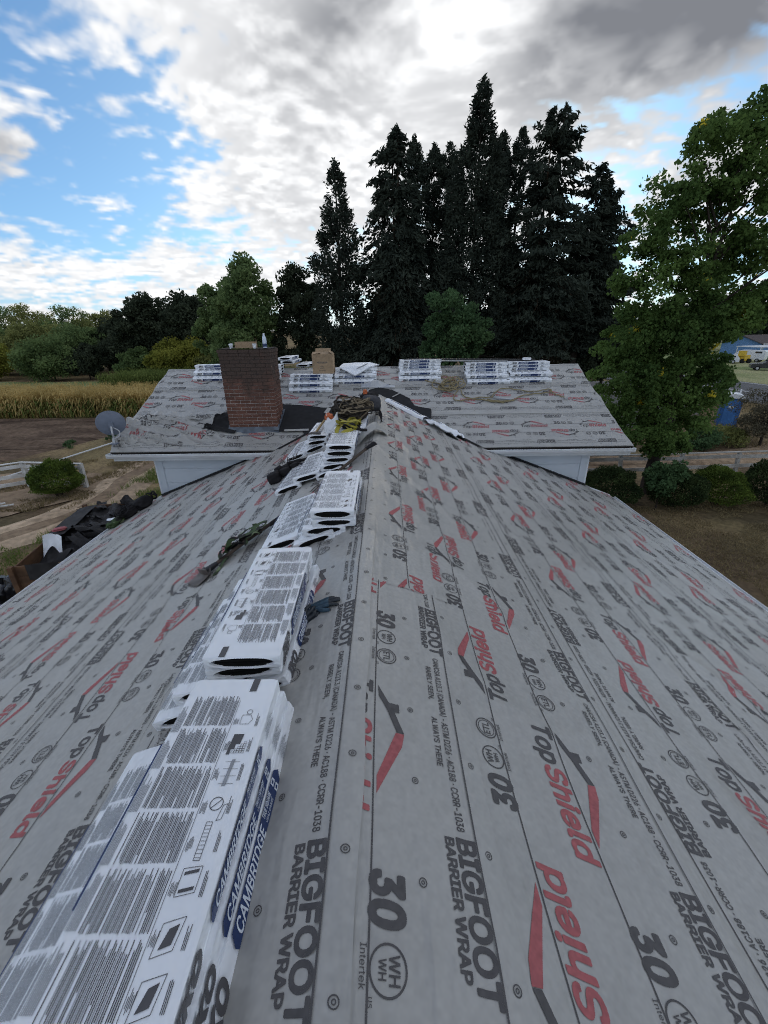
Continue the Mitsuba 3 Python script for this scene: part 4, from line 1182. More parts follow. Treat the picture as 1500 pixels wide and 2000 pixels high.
# ---- yellow strap, hammer, loose flap
ys_ = thing('lifting_strap', 'yellow webbing strap heaped on the fourth bundle stack', 'strap')
yb = MB(); rg = np.random.default_rng(4)
for k in range(4):
    t = np.linspace(0, 2 * np.pi * rg.uniform(0.6, 0.95), 9) + rg.uniform(0, 6.28)
    p = np.stack([-0.36 + (0.12 + 0.05 * rg.random()) * np.cos(t) + rg.normal(0, 0.015, 9), 5.86 + 0.16 * np.sin(t) + rg.normal(0, 0.015, 9), 0.225 + 0.04 * rg.random() + 0.05 * np.sin(t * 1.5 + k)], 1)
    ribbon(yb, spline(p, 5), 0.042, (rg.normal(0, 0.9), rg.normal(0, 0.9), 0.6))
ribbon(yb, spline([(-0.46, 5.8, 0.25), (-0.50, 5.62, 0.22), (-0.49, 5.58, 0.13), (-0.40, 5.60, 0.19), (-0.3, 5.7, 0.20)], 6), 0.055, (0, -1, 0.5))
put('webbing', yb, 'yellow_web', ys_)
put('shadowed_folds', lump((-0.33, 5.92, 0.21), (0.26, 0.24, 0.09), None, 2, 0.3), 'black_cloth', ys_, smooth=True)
put('strap_end', MB().tube(spline([(-0.24, 5.75, 0.20), (-0.16, 5.7, 0.19), (-0.12, 5.8, 0.17)], 5), 0.02, 6), 'black_cloth', ys_)
hmr = thing('hammer', 'hammer with a yellow wooden handle on the small left bundle stack', 'hammer')
a0, a1 = np.array([-0.99, 6.78, -0.085]), np.array([-0.93, 7.45, -0.02])
put('handle', MB().tube([a0, (a0 + a1) / 2, a1], [0.017, 0.021, 0.018], 9), 'tan_wood', hmr)
put('head', MB().tube([a0 + [-0.075, -0.02, 0.0], a0 + [0.065, 0.01, 0.0]], [0.020, 0.022], 10).tube(spline([a0 + [-0.06, -0.02, 0], a0 + [-0.10, -0.05, -0.01], a0 + [-0.12, -0.10, -0.03]], 4), np.linspace(0.018, 0.006, 9), 7).tube([a0 + [0.05, 0.01, 0], a0 + [0.085, 0.015, 0]], 0.026, 10), 'worn_steel', hmr)
flp = thing('loose_underlayment', 'loose grey underlayment flap curling up beside the ridge', 'roofing underlayment')
g1, g2 = np.meshgrid(np.linspace(0, 1, 26), np.linspace(0, 1, 10), indexing='ij')
base_ = np.stack([-0.24 + 0.42 * g1 - 0.04 * g2, 5.75 + 0.55 * g1 + 0.42 * g2 * (1 - 0.4 * g1), 0 * g1], -1)
hgt = 0.03 + 0.16 * np.sin(np.pi * np.clip(g1 * 0.9 + 0.1, 0, 1)) * (0.35 + 0.65 * np.sin(np.pi * g2 * 0.8 + 0.3)) + 0.03 * mk.fbm(np.stack([g1 * 5, g2 * 5, 0 * g1], -1), 2, 3)
P = base_.copy(); P[..., 2] = -S * np.abs(base_[..., 0]) + hgt
put('sheet', MB().grid(P).grid(P[::-1] - [0, 0, 0.004]), 'underlay', flp, smooth=60)
bs_ = thing('black_strap', 'short black strip lying on the right slope near the ridge end', 'strap')
p0, p1 = Pn(0.17, 9.35, 0.02), Pn(0.42, 9.0, 0.02)
mb = MB(); ribbon(mb, spline([p0, (p0 + p1) / 2 + [0, 0, 0.01], p1], 6), 0.05, (S, 0, 1)); put('webbing', mb, 'black_cloth', bs_)

# ---- empty wrappers beside the right valley
ew = thing('empty_wrapper', 'long flattened white and blue shingle wrapper near the ridge end on the right slope', 'plastic wrapper')
p0, p1 = np.array([0.24, 9.72]), np.array([1.02, 8.98])
dv = (p1 - p0) / np.linalg.norm(p1 - p0); nv = np.array([-dv[1], dv[0]])
Lw = np.linalg.norm(p1 - p0)
g1, g2 = np.meshgrid(np.linspace(0, 1, 30), np.linspace(-1, 1, 11), indexing='ij')
XY = p0 + dv * (g1[..., None] * Lw) + nv * (g2[..., None] * 0.15)
hw = 0.02 + 0.075 * np.sqrt(np.maximum(0, 1 - g2 ** 2)) * (0.8 + 0.4 * mk.noise(np.stack([g1 * 6, g2, 0 * g1], -1), 3)) + 0.01 * mk.noise(np.stack([g1 * 20, g2 * 3, 0 * g1], -1), 5)
P = np.stack([XY[..., 0], XY[..., 1], -S * XY[..., 0] + hw * K], -1)
put('film', MB().grid(P.transpose(1, 0, 2)), 'wrap_film', ew, smooth=50)
sl = slice(3, 5)
Q = P[2:-3, 3:5] + np.array([0, 0, 0.004]); put('brand_label', MB().grid(Q.transpose(1, 0, 2)), 'wrap_blue', ew)
Q = P[3:14, 5:7] + np.array([0, 0, 0.004]); put('printed_lines', MB().grid(Q.transpose(1, 0, 2)), 'wrap_ink_pale', ew, kind='stuff')
ew2 = thing('empty_wrapper', 'crumpled open white wrapper sheet below the flattened one beside the black valley', 'plastic wrapper')
g1, g2 = np.meshgrid(np.linspace(0, 1, 34), np.linspace(-1, 1, 16), indexing='ij')
XY = np.array([1.02, 8.98]) + np.array([0.62, -0.64]) * g1[..., None] + nv * (g2 * (0.16 + 0.12 * np.sin(g1 * 3)))[..., None]
hw = 0.03 + 0.09 * (1 - np.abs(2 * mk.fbm(np.stack([g1 * 3, g2 * 1.2, 0 * g1], -1), 3, 6) - 1)) ** 2
P = np.stack([XY[..., 0], XY[..., 1], -S * XY[..., 0] + hw * K], -1)
put('film', MB().grid(P.transpose(1, 0, 2)), 'wrap_film', ew2, smooth=50)
Q = P[2:12, 9:13] + np.array([0, 0, 0.006]); put('printed_lines', MB().grid(Q.transpose(1, 0, 2)), 'wrap_ink_pale', ew2, kind='stuff')
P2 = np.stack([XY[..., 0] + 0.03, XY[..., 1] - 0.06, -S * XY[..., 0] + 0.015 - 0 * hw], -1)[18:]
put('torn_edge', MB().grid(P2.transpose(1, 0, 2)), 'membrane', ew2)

# ---- far slope: rope, flashing piece, box, folded wrapper, strips
ro = thing('rope', 'long olive rope coiled and looped across the far slope', 'rope')
rb = MB(); rg = np.random.default_rng(9)
for k in range(9):
    t = np.linspace(0, 2 * np.pi, 22); c = np.array([1.72 + 0.10 * rg.normal(), 2.38 + 0.09 * rg.normal()])
    x, v = c[0] + (0.24 + 0.07 * rg.normal()) * np.cos(t), c[1] + (0.19 + 0.05 * rg.normal()) * np.sin(t) + 0.1 * np.cos(t)
    rb.tube(Pf(x, v, 0.04 + 0.011 * k + 0.02 * rg.random() * np.sin(t * 2)), 0.0125, 6)
for pts in ([(1.5, 2.5), (1.15, 2.68), (1.15, 2.82), (1.5, 2.82), (1.75, 2.6)], [(1.9, 2.25), (1.78, 2.0), (1.74, 1.80), (1.9, 1.74), (2.3, 1.86), (2.65, 1.86)], [(1.95, 2.2), (1.98, 1.95), (2.15, 1.82), (2.6, 1.72), (2.9, 1.70), (3.1, 1.75)],
            [(2.62, 1.86), (2.72, 2.05), (2.95, 2.26), (3.25, 2.2), (3.6, 2.10), (3.9, 2.16), (4.05, 2.20), (4.08, 2.10), (3.95, 2.04), (3.6, 1.98), (3.3, 1.9), (3.05, 1.70), (2.7, 1.66), (2.45, 1.74)], [(4.05, 2.15), (4.10, 2.0), (4.22, 1.88), (4.32, 1.80)], [(2.5, 1.78), (2.7, 1.7), (2.85, 1.6)]):
    p = spline(pts, 8)
    rb.tube(Pf(p[:, 0], p[:, 1], 0.038 + 0.006 * np.sin(np.arange(len(p)))), 0.0125, 6)
put('line', rb, 'rope_olive', ro, smooth=60)
gr = MB(); c = Pf(2.72, 1.84, 0.05); gr.box(c, (0.12, 0.05, 0.05)); gr.tube([Pf(2.72, 1.80, 0.05), Pf(3.05, 1.74, 0.05)], 0.02, 8)
put('rope_grab', gr, 'pale_metal', ro)
put('hook', MB().tube(Pf(4.33 + 0.04 * np.cos(np.linspace(0, 5, 12)), 1.78 + 0.03 * np.sin(np.linspace(0, 5, 12)), 0.04), 0.008, 6), 'pale_metal', ro)
fp = thing('flashing_piece', 'bent pale grey offcut lying on the far slope above the black saddle', 'roofing offcut')
g1, g2 = np.meshgrid(np.linspace(0, 1, 20), np.linspace(0, 1, 6), indexing='ij')
put('sheet', MB().grid(Pf(-0.44 + 0.82 * g1, 2.40 + 0.10 * g2 - 0.02 * g1 + 0.06 * g2 * (1 - g1), 0.03 + 0.13 * np.exp(-((g1 - 0.45) / 0.25) ** 2) * g2)), 'pale_metal', fp, smooth=50)
bxk = thing('cardboard_box', 'open brown cardboard box standing on a far bundle stack near the chimney', 'cardboard box')
bx = MB(); x0, x1, y0, y1, z0, z1 = -1.62, -1.12, 10.86, 11.26, 0.456, 0.90
t = 0.008
bx.box2((x0, y0, z0), (x1, y0 + t, z1)).box2((x0, y1 - t, z0), (x1, y1, z1)).box2((x0, y0 + t, z0), (x0 + t, y1 - t, z1)).box2((x1 - t, y0 + t, z0), (x1, y1 - t, z1)).box2((x0 + t, y0 + t, z0), (x1 - t, y1 - t, z0 + t))
put('walls', bx, 'cardboard', bxk)
for a, b, up_ in (((x0, y0, z1), (x1, y0, z1), (0, 0.15, 0.05)), ((x0 + 0.02, y1, z1), (x1 - 0.1, y1, z1), (0.02, 0.05, 0.12)), ((x1, y0, z1), (x1, y1, z1), (-0.10, 0, 0.07)), ((x0, y0, z1), (x0, y1, z1), (0.20, 0, 0.03))):
    a, b, up_ = map(np.array, (a, b, up_))
    Pq = np.stack([[a, b], [a + up_, b + up_]], 0)
    put('flap', MB().grid(Pq).grid((Pq - [0, 0, 0.006])[::-1]), 'cardboard', bxk)
ink = MB()
for (w, zz, h) in ((0.26, 0.71, 0.018), (0.18, 0.685, 0.008), (0.10, 0.62, 0.012), (0.07, 0.595, 0.010), (0.12, 0.565, 0.010), (0.16, 0.525, 0.010)):
    n = 7; xs = np.linspace(-1.38 - w / 2, -1.38 + w / 2, n + 1)
    for i in range(n):
        ink.add([[xs[i], y0 - 0.002, zz], [xs[i + 1] - 0.006, y0 - 0.002, zz], [xs[i + 1] - 0.006, y0 - 0.002, zz + h], [xs[i], y0 - 0.002, zz + h]], [[0, 1, 2, 3]])
put('printed_lines', ink, 'wrap_ink', bxk, kind='stuff')
fw_ = thing('folded_wrapper', 'folded white printed wrapper sheet draped over a far bundle stack', 'plastic wrapper')
tri = [(-0.98, 10.95, 0.60), (-0.90, 11.30, 0.66), (-0.25, 11.35, 0.68), (0.0, 11.25, 0.62), (-0.20, 11.05, 0.60), (-0.58, 10.72, 0.42)]
P = np.array(tri); Pd = P - [0, -0.015, 0.025]
mb = MB().add(P, [[0, 5, 4], [0, 4, 2], [0, 2, 1], [4, 3, 2]]).add(Pd, [[0, 4, 5], [0, 2, 4], [0, 1, 2], [4, 2, 3]])
n_ = len(P); mb.add(np.vstack([P, Pd]), [[i, (i + 1) % n_, (i + 1) % n_ + n_, i + n_][::-1] for i in range(n_)])
m_ = trimesh.Trimesh(*mb.mesh()); v3, f3 = trimesh.remesh.subdivide_to_size(m_.vertices, m_.faces, 0.06)
v3 = v3 + np.stack([0 * v3[:, 0], 0 * v3[:, 0], 0.035 * (mk.fbm(v3 * 5, 3, 3) - 0.5)], 1)
put('sheet', (v3, f3), 'wrap_film', fw_, smooth=60)
ink = MB()
for k in range(5):
    c = np.array([-0.55 + 0.035 * k, 10.86 + 0.035 * k, 0.545 + 0.012 * k]); ink.add([c, c + [0.12, 0.10, 0.045], c + [0.13, 0.11, 0.075], c + [0.01, 0.01, 0.03]], [[0, 1, 2, 3]])
put('printed_lines', ink, 'wrap_ink_pale', fw_, kind='stuff')
ms_ = thing('metal_strips', 'bundle of long black drip edge strips lying across the far bundle stacks', 'metal strips')
for k in range(6):
    a, b = np.array([0.62 + 0.06 * k, 11.28 + 0.035 * k, 0.735 + 0.006 * (k % 3)]), np.array([3.75 + 0.04 * k, 11.20 + 0.035 * k, 0.680 + 0.008 * (k % 2)])
    put('strip', MB().beam(a, b, 0.05, 0.006).beam(a + [0, -0.025, -0.018], b + [0, -0.025, -0.018], 0.004, 0.04), 'black_metal', ms_)
put('grey_strip', MB().beam((1.3, 11.18, 0.70), (3.2, 11.14, 0.665), 0.05, 0.02), 'pale_metal', ms_)
wl = thing('white_block', 'small white offcut at the right end of the black metal strips', 'offcut')
put('piece', lump((3.66, 11.12, 0.715), (0.20, 0.09, 0.06), None, 3, 0.05, 2, 8), 'wrap_film', wl)

# ---- on the chimney top
bt = thing('water_bottle', 'clear plastic water bottle standing on the right corner of the chimney', 'bottle')
prof = [(0.0, 0), (0.034, 0.002), (0.036, 0.02), (0.034, 0.05), (0.037, 0.06), (0.034, 0.09), (0.037, 0.10), (0.034, 0.125), (0.036, 0.14), (0.030, 0.175), (0.014, 0.205), (0.013, 0.225), (0.0, 0.226)]
put('body', trimesh.creation.revolve(prof, sections=20).apply_transform(pose(np.eye(3) * 1.15, (-2.25, 9.08, CZT + 0.01))), 'plastic_clear', bt, smooth=40)
put('label', trimesh.creation.revolve([(0.0385, 0.02), (0.0385, 0.07)], sections=20).apply_transform(pose(np.eye(3) * 1.15, (-2.25, 9.08, CZT + 0.01))), 'wrap_blue', bt)
put('cap', MB().tube([(-2.25, 9.08, CZT + 0.262), (-2.25, 9.08, CZT + 0.285)], 0.017, 10), 'wrap_film', bt)
cb = thing('cardboard_tray', 'low brown cardboard tray lying on the chimney top', 'cardboard box')
mb = MB(); x0, x1, y0, y1, z0, z1 = -2.86, -2.50, 9.10, 9.42, CZT + 0.005, CZT + 0.125
mb.box2((x0, y0, z0), (x1, y0 + .006, z1)).box2((x0, y1, z0), (x1, y1 + .006, z1)).box2((x0, y0 + .006, z0), (x0 + .006, y1, z1)).box2((x1 - .006, y0 + .006, z0), (x1, y1, z1)).box2((x0 + .006, y0 + .006, z0), (x1 - .006, y1, z0 + .006))
put('tray', mb, 'cardboard', cb)
for x, lab in ((-2.92, 'crumpled white cup left of the cardboard tray on the chimney'), (-2.455, 'small white cup right of the cardboard tray on the chimney')):
    ck = thing('cup', lab, 'cup')
    put('body', trimesh.creation.revolve([(0.0, 0.0), (0.030, 0.0), (0.040, 0.085), (0.037, 0.085), (0.028, 0.006), (0.0, 0.006)], sections=18).apply_transform(pose(rot([1, 0, 0], 0.3 if x < -2.8 else 0.0), (x, 9.06, CZT + 0.008))), 'wrap_film', ck, smooth=40)

# ---- satellite dish at the left rake
dk = thing('satellite_dish', 'grey satellite dish seen from behind on the left roof edge', 'satellite dish')
dc = np.array([-5.42, 8.55, -0.235])
ax = np.array([-0.45, 0.87, -0.08]); ax /= np.linalg.norm(ax)           # looks away from the viewer
xa = np.cross(ax, [0, 0, 1]); xa /= np.linalg.norm(xa); ya = np.cross(xa, ax)
g1, g2 = np.meshgrid(np.linspace(0, 1, 12), np.linspace(0, 2 * np.pi, 41), indexing='ij')
P = dc + (g1 * np.cos(g2))[..., None] * xa * 0.268 + (g1 * np.sin(g2))[..., None] * ya * 0.245 + (0.055 * g1 ** 2)[..., None] * ax
P2 = P - ax * 0.006
put('reflector', MB().grid(P.transpose(1, 0, 2)).grid(P2).grid(np.stack([P[-1], P2[-1]], 0)), 'dish_grey', dk, smooth=40)
put('bracket', MB().box(dc - ax * 0.03 - ya * 0.03, (0.08, 0.07, 0.10), np.stack([xa, ax, ya], 1)), 'dish_grey', dk)
foot = np.array([-5.36, 8.42, -0.62])
put('mast', MB().tube(spline([dc - ax * 0.05 - ya * 0.06, dc - ax * 0.12 - ya * 0.18, dc - ax * 0.10 - ya * 0.28, foot], 6), 0.019, 9), 'pale_metal', dk)
put('brace', MB().tube(spline([dc - ax * 0.04 + xa * 0.02 - ya * 0.08, dc + xa * 0.12 - ax * 0.08 - ya * 0.16, dc + xa * 0.10 - ax * 0.1 - ya * 0.26, foot + [0.02, 0, 0.10]], 6), 0.012, 8), 'pale_metal', dk)
put('foot', MB().box(foot, (0.12, 0.12, 0.02)), 'dish_grey', dk)

# ---- black bag on the left eave
eb = thing('tool_bag', 'black bag with olive straps slumped on the left eave near the wall', 'bag')
put('body', lump(A(5.10, 7.95, 0.12), (0.26, 0.42, 0.24), Rn, 21, 0.22), 'black_cloth', eb, smooth=True)
put('pocket', lump(A(5.25, 7.62, 0.09), (0.24, 0.40, 0.18), Rn, 22, 0.3), 'black_cloth', eb, smooth=True)
put('harness_heap', lump(A(5.34, 7.28, 0.07), (0.20, 0.44, 0.14), Rn, 23, 0.35), 'camo', eb, smooth=True)
mb = MB(); tangle(mb, A(5.2, 7.6, 0.15), (0.25, 0.7, 0.16), 8, 0.010, 7); tangle(mb, A(5.0, 8.15, 0.14), (0.18, 0.16, 0.16), 3, 0.014, 8)
put('straps', mb, 'black_cloth', eb, smooth=60)
# ------------------------------------------------------------------ ground, fields, road


def soil(c1, c2, f=0.9, streak=0.0):
    def fn(p, n, uv):
        a = fbm(p.x * 5.0, p.y * 5.0, 0, 4)
        b = fbm(p.x * f * 0.5, p.y * f * 0.5, 3, 3)
        s = fbm(p.x * 0.25, p.y * 4.5, 9, 3)
        return mix(c1, c2, smoothstep(0.3, 0.7, b)) * (0.55 + 0.9 * a) * (1 - streak * smoothstep(0.5, 0.75, s))
    return proc(fn)


def dry_grass(p, n, uv):
    a = fbm(p.x * 9, p.y * 9, 0, 4); b = fbm(p.x * 0.35, p.y * 0.35, 2, 4); g = smoothstep(0.5, 0.68, fbm(p.x * 0.22 + 5, p.y * 0.22, 7, 4))
    c = mix((0.121, 0.086, 0.053), (0.235, 0.175, 0.093), smoothstep(0.3, 0.7, b))
    return mix(c, (0.050, 0.060, 0.024), g * 0.3) * (0.5 + 1.0 * a)


def cracked(p, n, uv):
    return 0.6 * fbm(p.x * 3, p.y * 3, 0, 4) + 0.4 * fbm(p.x * 14, p.y * 14, 1, 3)


mat('ground_dry', pr(proc(dry_grass), 0.95, 0.1, cracked, 0.06, 5e-3))
mat('track_dirt', pr(soil((0.331, 0.247, 0.168), (0.475, 0.360, 0.248)), 0.95, 0.1, cracked, 0.04, 5e-3))
mat('tilled', pr(soil((0.091, 0.062, 0.044), (0.143, 0.100, 0.070), 0.9, 0.45), 0.95, 0.1, cracked, 0.08, 5e-3))
mat('tilled_light', pr(soil((0.233, 0.163, 0.105), (0.342, 0.245, 0.159), 0.9, 0.4), 0.95, 0.1, cracked, 0.08, 5e-3))
mat('asphalt', pr(tone((0.085, 0.085, 0.088), 0.2, 3, (0.11, 0.108, 0.105), 0.5, 0.2), 0.85, 0.2))
mat('gravel_grey', pr(tone((0.12, 0.115, 0.11), 0.3, 6, (0.09, 0.085, 0.08), 0.5, 0.3), 0.9, 0.2))
mat('road_paint', pr(tone((0.62, 0.62, 0.60), 0.15, 3), 0.7, 0.2))
mat('meadow', pr(soil((0.128, 0.158, 0.063), (0.239, 0.232, 0.120), 0.3), 0.95, 0.1))
gx = np.r_[np.linspace(-900, -70, 12), np.linspace(-65, 65, 66), np.linspace(70, 900, 12)]
gy = np.r_[np.linspace(-300, -10, 6), np.linspace(-6, 90, 60), np.linspace(100, 2200, 14)]
X, Y = np.meshgrid(gx, gy, indexing='ij')
near_ = np.clip(1 - np.hypot(X, Y - 30) / 90, 0, 1)
Z = ZG - 0.03 + 0.10 * near_ * (mk.fbm(np.stack([X * 0.3, Y * 0.3, 0 * X], -1), 3, 3) - 0.8)
put('ground', MB().grid(np.stack([X, Y, Z], -1)), 'ground_dry', kind='structure', smooth=True)


def area(name, poly, bsdf, z=0.02, relief=None, step=1.2, **kw):
    v, f = poly_tri(poly.segmentize(step))
    v3, f3 = trimesh.remesh.subdivide_to_size(np.c_[v, 0 * v[:, 0]], f, step, max_iter=20)
    import shapely
    fd = np.clip(shapely.distance(shapely.points(v3[:, :2]), poly.exterior) / (0.9 if relief else 0.02), 0, 1)
    v3[:, 2] = ZG + (z + (relief(v3[:, 0], v3[:, 1]) if relief else 0)) * fd - (0.10 * (1 - fd) if relief else 0)
    nrm = np.cross(v3[f3[0, 1]] - v3[f3[0, 0]], v3[f3[0, 2]] - v3[f3[0, 0]])
    if nrm[2] < 0:
        f3 = f3[:, ::-1]
    return put(name, (v3, f3), bsdf, kind='structure', smooth=True, **kw)


def wob(poly, amp, seed, seg=1.0):
    c = np.array(poly.segmentize(seg).exterior.coords)[:-1]
    a = mk.fbm(np.c_[c * 0.4, 0 * c[:, 0]], 3, seed) - 0.5
    b = mk.fbm(np.c_[c * 0.4 + 50, 0 * c[:, 0]], 3, seed) - 0.5
    return Polygon(c + 2 * amp * np.stack([a, b], 1)).buffer(0)


furrow = lambda x, y: 0.05 * np.sin(y * 5.2 + 0.6 * np.sin(x * 0.15)) * (0.5 + mk.noise(np.stack([x * 0.3, y * 0.5, 0 * x], -1), 4)) + 0.10 * (mk.fbm(np.stack([x * 0.5, y * 1.1, 0 * x], -1), 4, 5) - 0.5)
area('tilled_field', wob(Polygon([(-80, 12), (-26, 19), (-22.5, 23.2), (-19.8, 29.5), (-15, 33), (-4, 35), (-2, 37.6), (-80, 37.2)]), 0.6, 3), 'tilled', 0.08, furrow, 0.45)
area('tilled_field', wob(Polygon([(7.5, 20.6), (30, 21.2), (44, 33), (27, 27.9), (20.2, 24.6), (15, 23.8), (7.5, 24.2)]), 0.3, 4), 'tilled_light', 0.07, furrow, 0.4)
trk = spline([(-11.5, 40), (-12.4, 30), (-13.3, 24.5), (-13.0, 20.3), (-12.6, 17.2), (-13.6, 14.2), (-16.5, 11.2), (-22, 8.4), (-32, 6)], 8)
area('dirt_track', wob(LineString(trk).buffer(1.75), 0.35, 5, 0.6), 'track_dirt', 0.03, lambda x, y: 0.02 * mk.fbm(np.stack([x * 2, y * 2, 0 * x], -1), 3, 7), 0.6)
mat('rut_dirt', pr(soil((0.194, 0.139, 0.092), (0.283, 0.208, 0.140)), 0.95, 0.1, cracked, 0.04, 5e-3))
area('wheel_rut', wob(LineString(trk).buffer(0.42), 0.22, 6, 0.5), 'rut_dirt', 0.055, None, 0.5)
area('bare_earth', wob(Polygon([(-26, 12), (-18.5, 14.5), (-15.5, 15.5), (-13.6, 18), (-14.5, 20.5), (-18, 22.2), (-24, 19.5)]), 0.8, 8), 'rut_dirt', 0.015, None, 0.8)
area('meadow', wob(Polygon([(-120, 45), (-3, 46), (-3, 66), (-120, 70)]), 1.5, 9, 3), 'meadow', 0.03, None, 4)
rd = np.array([-0.18, 0.984]); rn = np.array([0.984, 0.18]); rc = np.array([39.5, 46.4])
R4 = lambda a, b, o0, o1: Polygon([rc + rd * a + rn * o0, rc + rd * b + rn * o0, rc + rd * b + rn * o1, rc + rd * a + rn * o1])
area('road', R4(-300, 400, -6.0, 8.0), 'asphalt', 0.06, None, 20)
area('gravel_yard', wob(Polygon([(8, 30), (20, 31), (25, 34.8), (34, 44), (32, 58), (20, 62), (8, 50)]), 0.6, 3), 'gravel_grey', 0.045, None, 2)
for o in (0.0, 6.9):
    area('road_line', R4(-300, 400, o - 0.09, o + 0.09), 'road_paint', 0.075, None, 20)
area('verge', R4(-300, 400, 8.0, 160), 'meadow', 0.035, None, 15)

# ------------------------------------------------------------------ plants


def leafmat(name, c1, c2, trans=0.35, f=0.9, c3=None, rough=0.55):
    def fn(p, n, uv):
        a = cell_rand(p.x * 3.1, p.y * 3.1, p.z * 3.1)
        b = fbm(p.x * f, p.y * f, p.z * f, 2)
        c = mix(c1, c2, dr.clip(0.5 * a + 1.2 * (b - 0.25), 0, 1))
        if c3 is not None:
            c = mix(c, c3, smoothstep(0.991, 0.993, cell_rand(p.x * 3.2 + 3, p.y * 2.6, p.z * 2.6)))
        return c
    return mat(name, {'type': 'principledthin', 'base_color': proc(fn), 'roughness': rough, 'spec_trans': 0.0, 'diff_trans': trans, 'eta': 1.35})


leafmat('leaf_big', (0.051, 0.094, 0.031), (0.166, 0.259, 0.073), 0.95, 0.6, (0.850, 0.701, 0.085))
leafmat('leaf_grn', (0.046, 0.089, 0.041), (0.124, 0.203, 0.089), 0.8)
leafmat('leaf_mid', (0.081, 0.130, 0.054), (0.216, 0.289, 0.112), 0.8)
leafmat('leaf_olive', (0.127, 0.147, 0.057), (0.335, 0.344, 0.121), 0.8)
leafmat('leaf_yellow', (0.119, 0.140, 0.030), (0.338, 0.331, 0.069), 0.85)
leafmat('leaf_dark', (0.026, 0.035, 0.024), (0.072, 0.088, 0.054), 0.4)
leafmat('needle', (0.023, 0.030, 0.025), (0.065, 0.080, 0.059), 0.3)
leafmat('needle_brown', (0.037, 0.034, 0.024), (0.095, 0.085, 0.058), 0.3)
leafmat('corn_dry', (0.345, 0.253, 0.086), (0.690, 0.529, 0.230), 0.9, 0.5)
leafmat('corn_green', (0.085, 0.125, 0.034), (0.22, 0.26, 0.08), 0.8)
leafmat('shrub_dark', (0.022, 0.036, 0.017), (0.067, 0.095, 0.036), 0.4, 2.0)
leafmat('shrub_bright', (0.039, 0.065, 0.018), (0.156, 0.215, 0.044), 0.5, 2.0)
leafmat('dead_leaf', (0.072, 0.065, 0.046), (0.182, 0.163, 0.107), 0.5, 1.5)
leafmat('grass_dry', (0.154, 0.119, 0.063), (0.308, 0.245, 0.133), 0.5, 1.5)
mat('bark', pr(tone((0.050, 0.040, 0.033), 0.35, 9, (0.028, 0.022, 0.018), 0.6, 2), 0.9, 0.15))
mat('bark_brown', pr(tone((0.085, 0.058, 0.038), 0.35, 9, (0.03, 0.024, 0.019), 0.6, 2), 0.9, 0.15))


def unit(v):
    return v / (np.linalg.norm(v, axis=-1, keepdims=True) + 1e-12)


def leaf_quads(P, s, rng, w=0.62, axis=None, mixr=1.0):
    """Diamond leaves at P with length s; axis = preferred direction."""
    n = len(P)
    a = rng.normal(size=(n, 3))
    a = unit(a * mixr + (axis if axis is not None else 0))
    b = unit(np.cross(a, rng.normal(size=(n, 3))))
    nrm = np.cross(a, b)
    s = (np.broadcast_to(s, (n,)) * rng.uniform(0.7, 1.3, n))[:, None]
    v = np.stack([P - a * s * 0.5, P + b * s * w * 0.5 + nrm * s * 0.10, P + a * s * 0.5, P - b * s * w * 0.5 + nrm * s * 0.10], 1)
    i = np.arange(n)[:, None] * 4
    f = np.concatenate([i + [0, 1, 2], i + [0, 2, 3]], 0)
    return v.reshape(-1, 3), f


def clump_points(C, rad, n, rng, flat=0.75):
    """n points around clump centres C, denser at each clump's outside."""
    k = rng.integers(0, len(C), n)
    d = unit(rng.normal(size=(n, 3))) * (rng.random((n, 1)) ** 0.45)
    r = np.broadcast_to(rad, (len(C),))[k][:, None]
    return C[k] + d * r * [1, 1, flat]


def ell_points(c, r, n, rng, lo=0.35):
    d = unit(rng.normal(size=(n, 3)))
    t = lo + (1 - lo) * rng.random((n, 1)) ** 0.6
    return np.asarray(c) + d * t * np.asarray(r)


def broadleaf(name, label, cat, group, base, h, w, n, leaf, lm, seed, trunk=0.25, clumps=60, crad=0.16, blobs=None, tr=None, bark='bark', ww=0.62, limbs=10):
    rng = np.random.default_rng(seed)
    base = np.asarray(base, float)
    k = thing(name, label, cat, group)
    z0 = base[2] + h * trunk
    if blobs is None:
        c = base + [0, 0, h * (1 + trunk) / 2]
        blobs = [(c, (w / 2, w / 2, h * (1 - trunk) / 2)), (c + [w * 0.12, 0, h * 0.12], (w * 0.38, w * 0.38, h * (1 - trunk) * 0.40)), (c - [w * 0.16, 0.1 * w, h * 0.1], (w * 0.36, w * 0.36, h * (1 - trunk) * 0.34))]
    vol = np.array([np.prod(b[1]) for b in blobs]); vol = vol / vol.sum()
    C = np.vstack([ell_points(b[0], np.asarray(b[1]) * 0.88, max(3, int(clumps * q)), rng) for b, q in zip(blobs, vol)])
    P = clump_points(C, w * crad * rng.uniform(0.6, 1.3, len(C)), n, rng)
    out = unit(P - (base + [0, 0, h * 0.5]))
    put('crown', leaf_quads(P, leaf, rng, ww, out * 0.4 + [0, 0, -0.25], 0.8), lm, k)
    r0 = tr or 0.018 * h + 0.03
    top = base + [0, 0, h * 0.72]
    tb_ = MB().tube(spline([base - [0, 0, 0.2], base + [0, 0, h * 0.2], base * 0.5 + top * 0.5 + rng.normal(0, 0.02 * h, 3) * [1, 1, 0], top], 4), np.linspace(r0, r0 * 0.25, 13), 8)
    for c in C[rng.permutation(len(C))[:limbs]]:
        s = base + (top - base) * rng.uniform(0.3, 0.8)
        tb_.tube(spline([s, s * 0.5 + c * 0.5 + [0, 0, 0.06 * h * rng.random()], c], 3), np.linspace(r0 * 0.32, r0 * 0.06, 7), 5)
    put('trunk', tb_, bark, k, smooth=60)
    return k


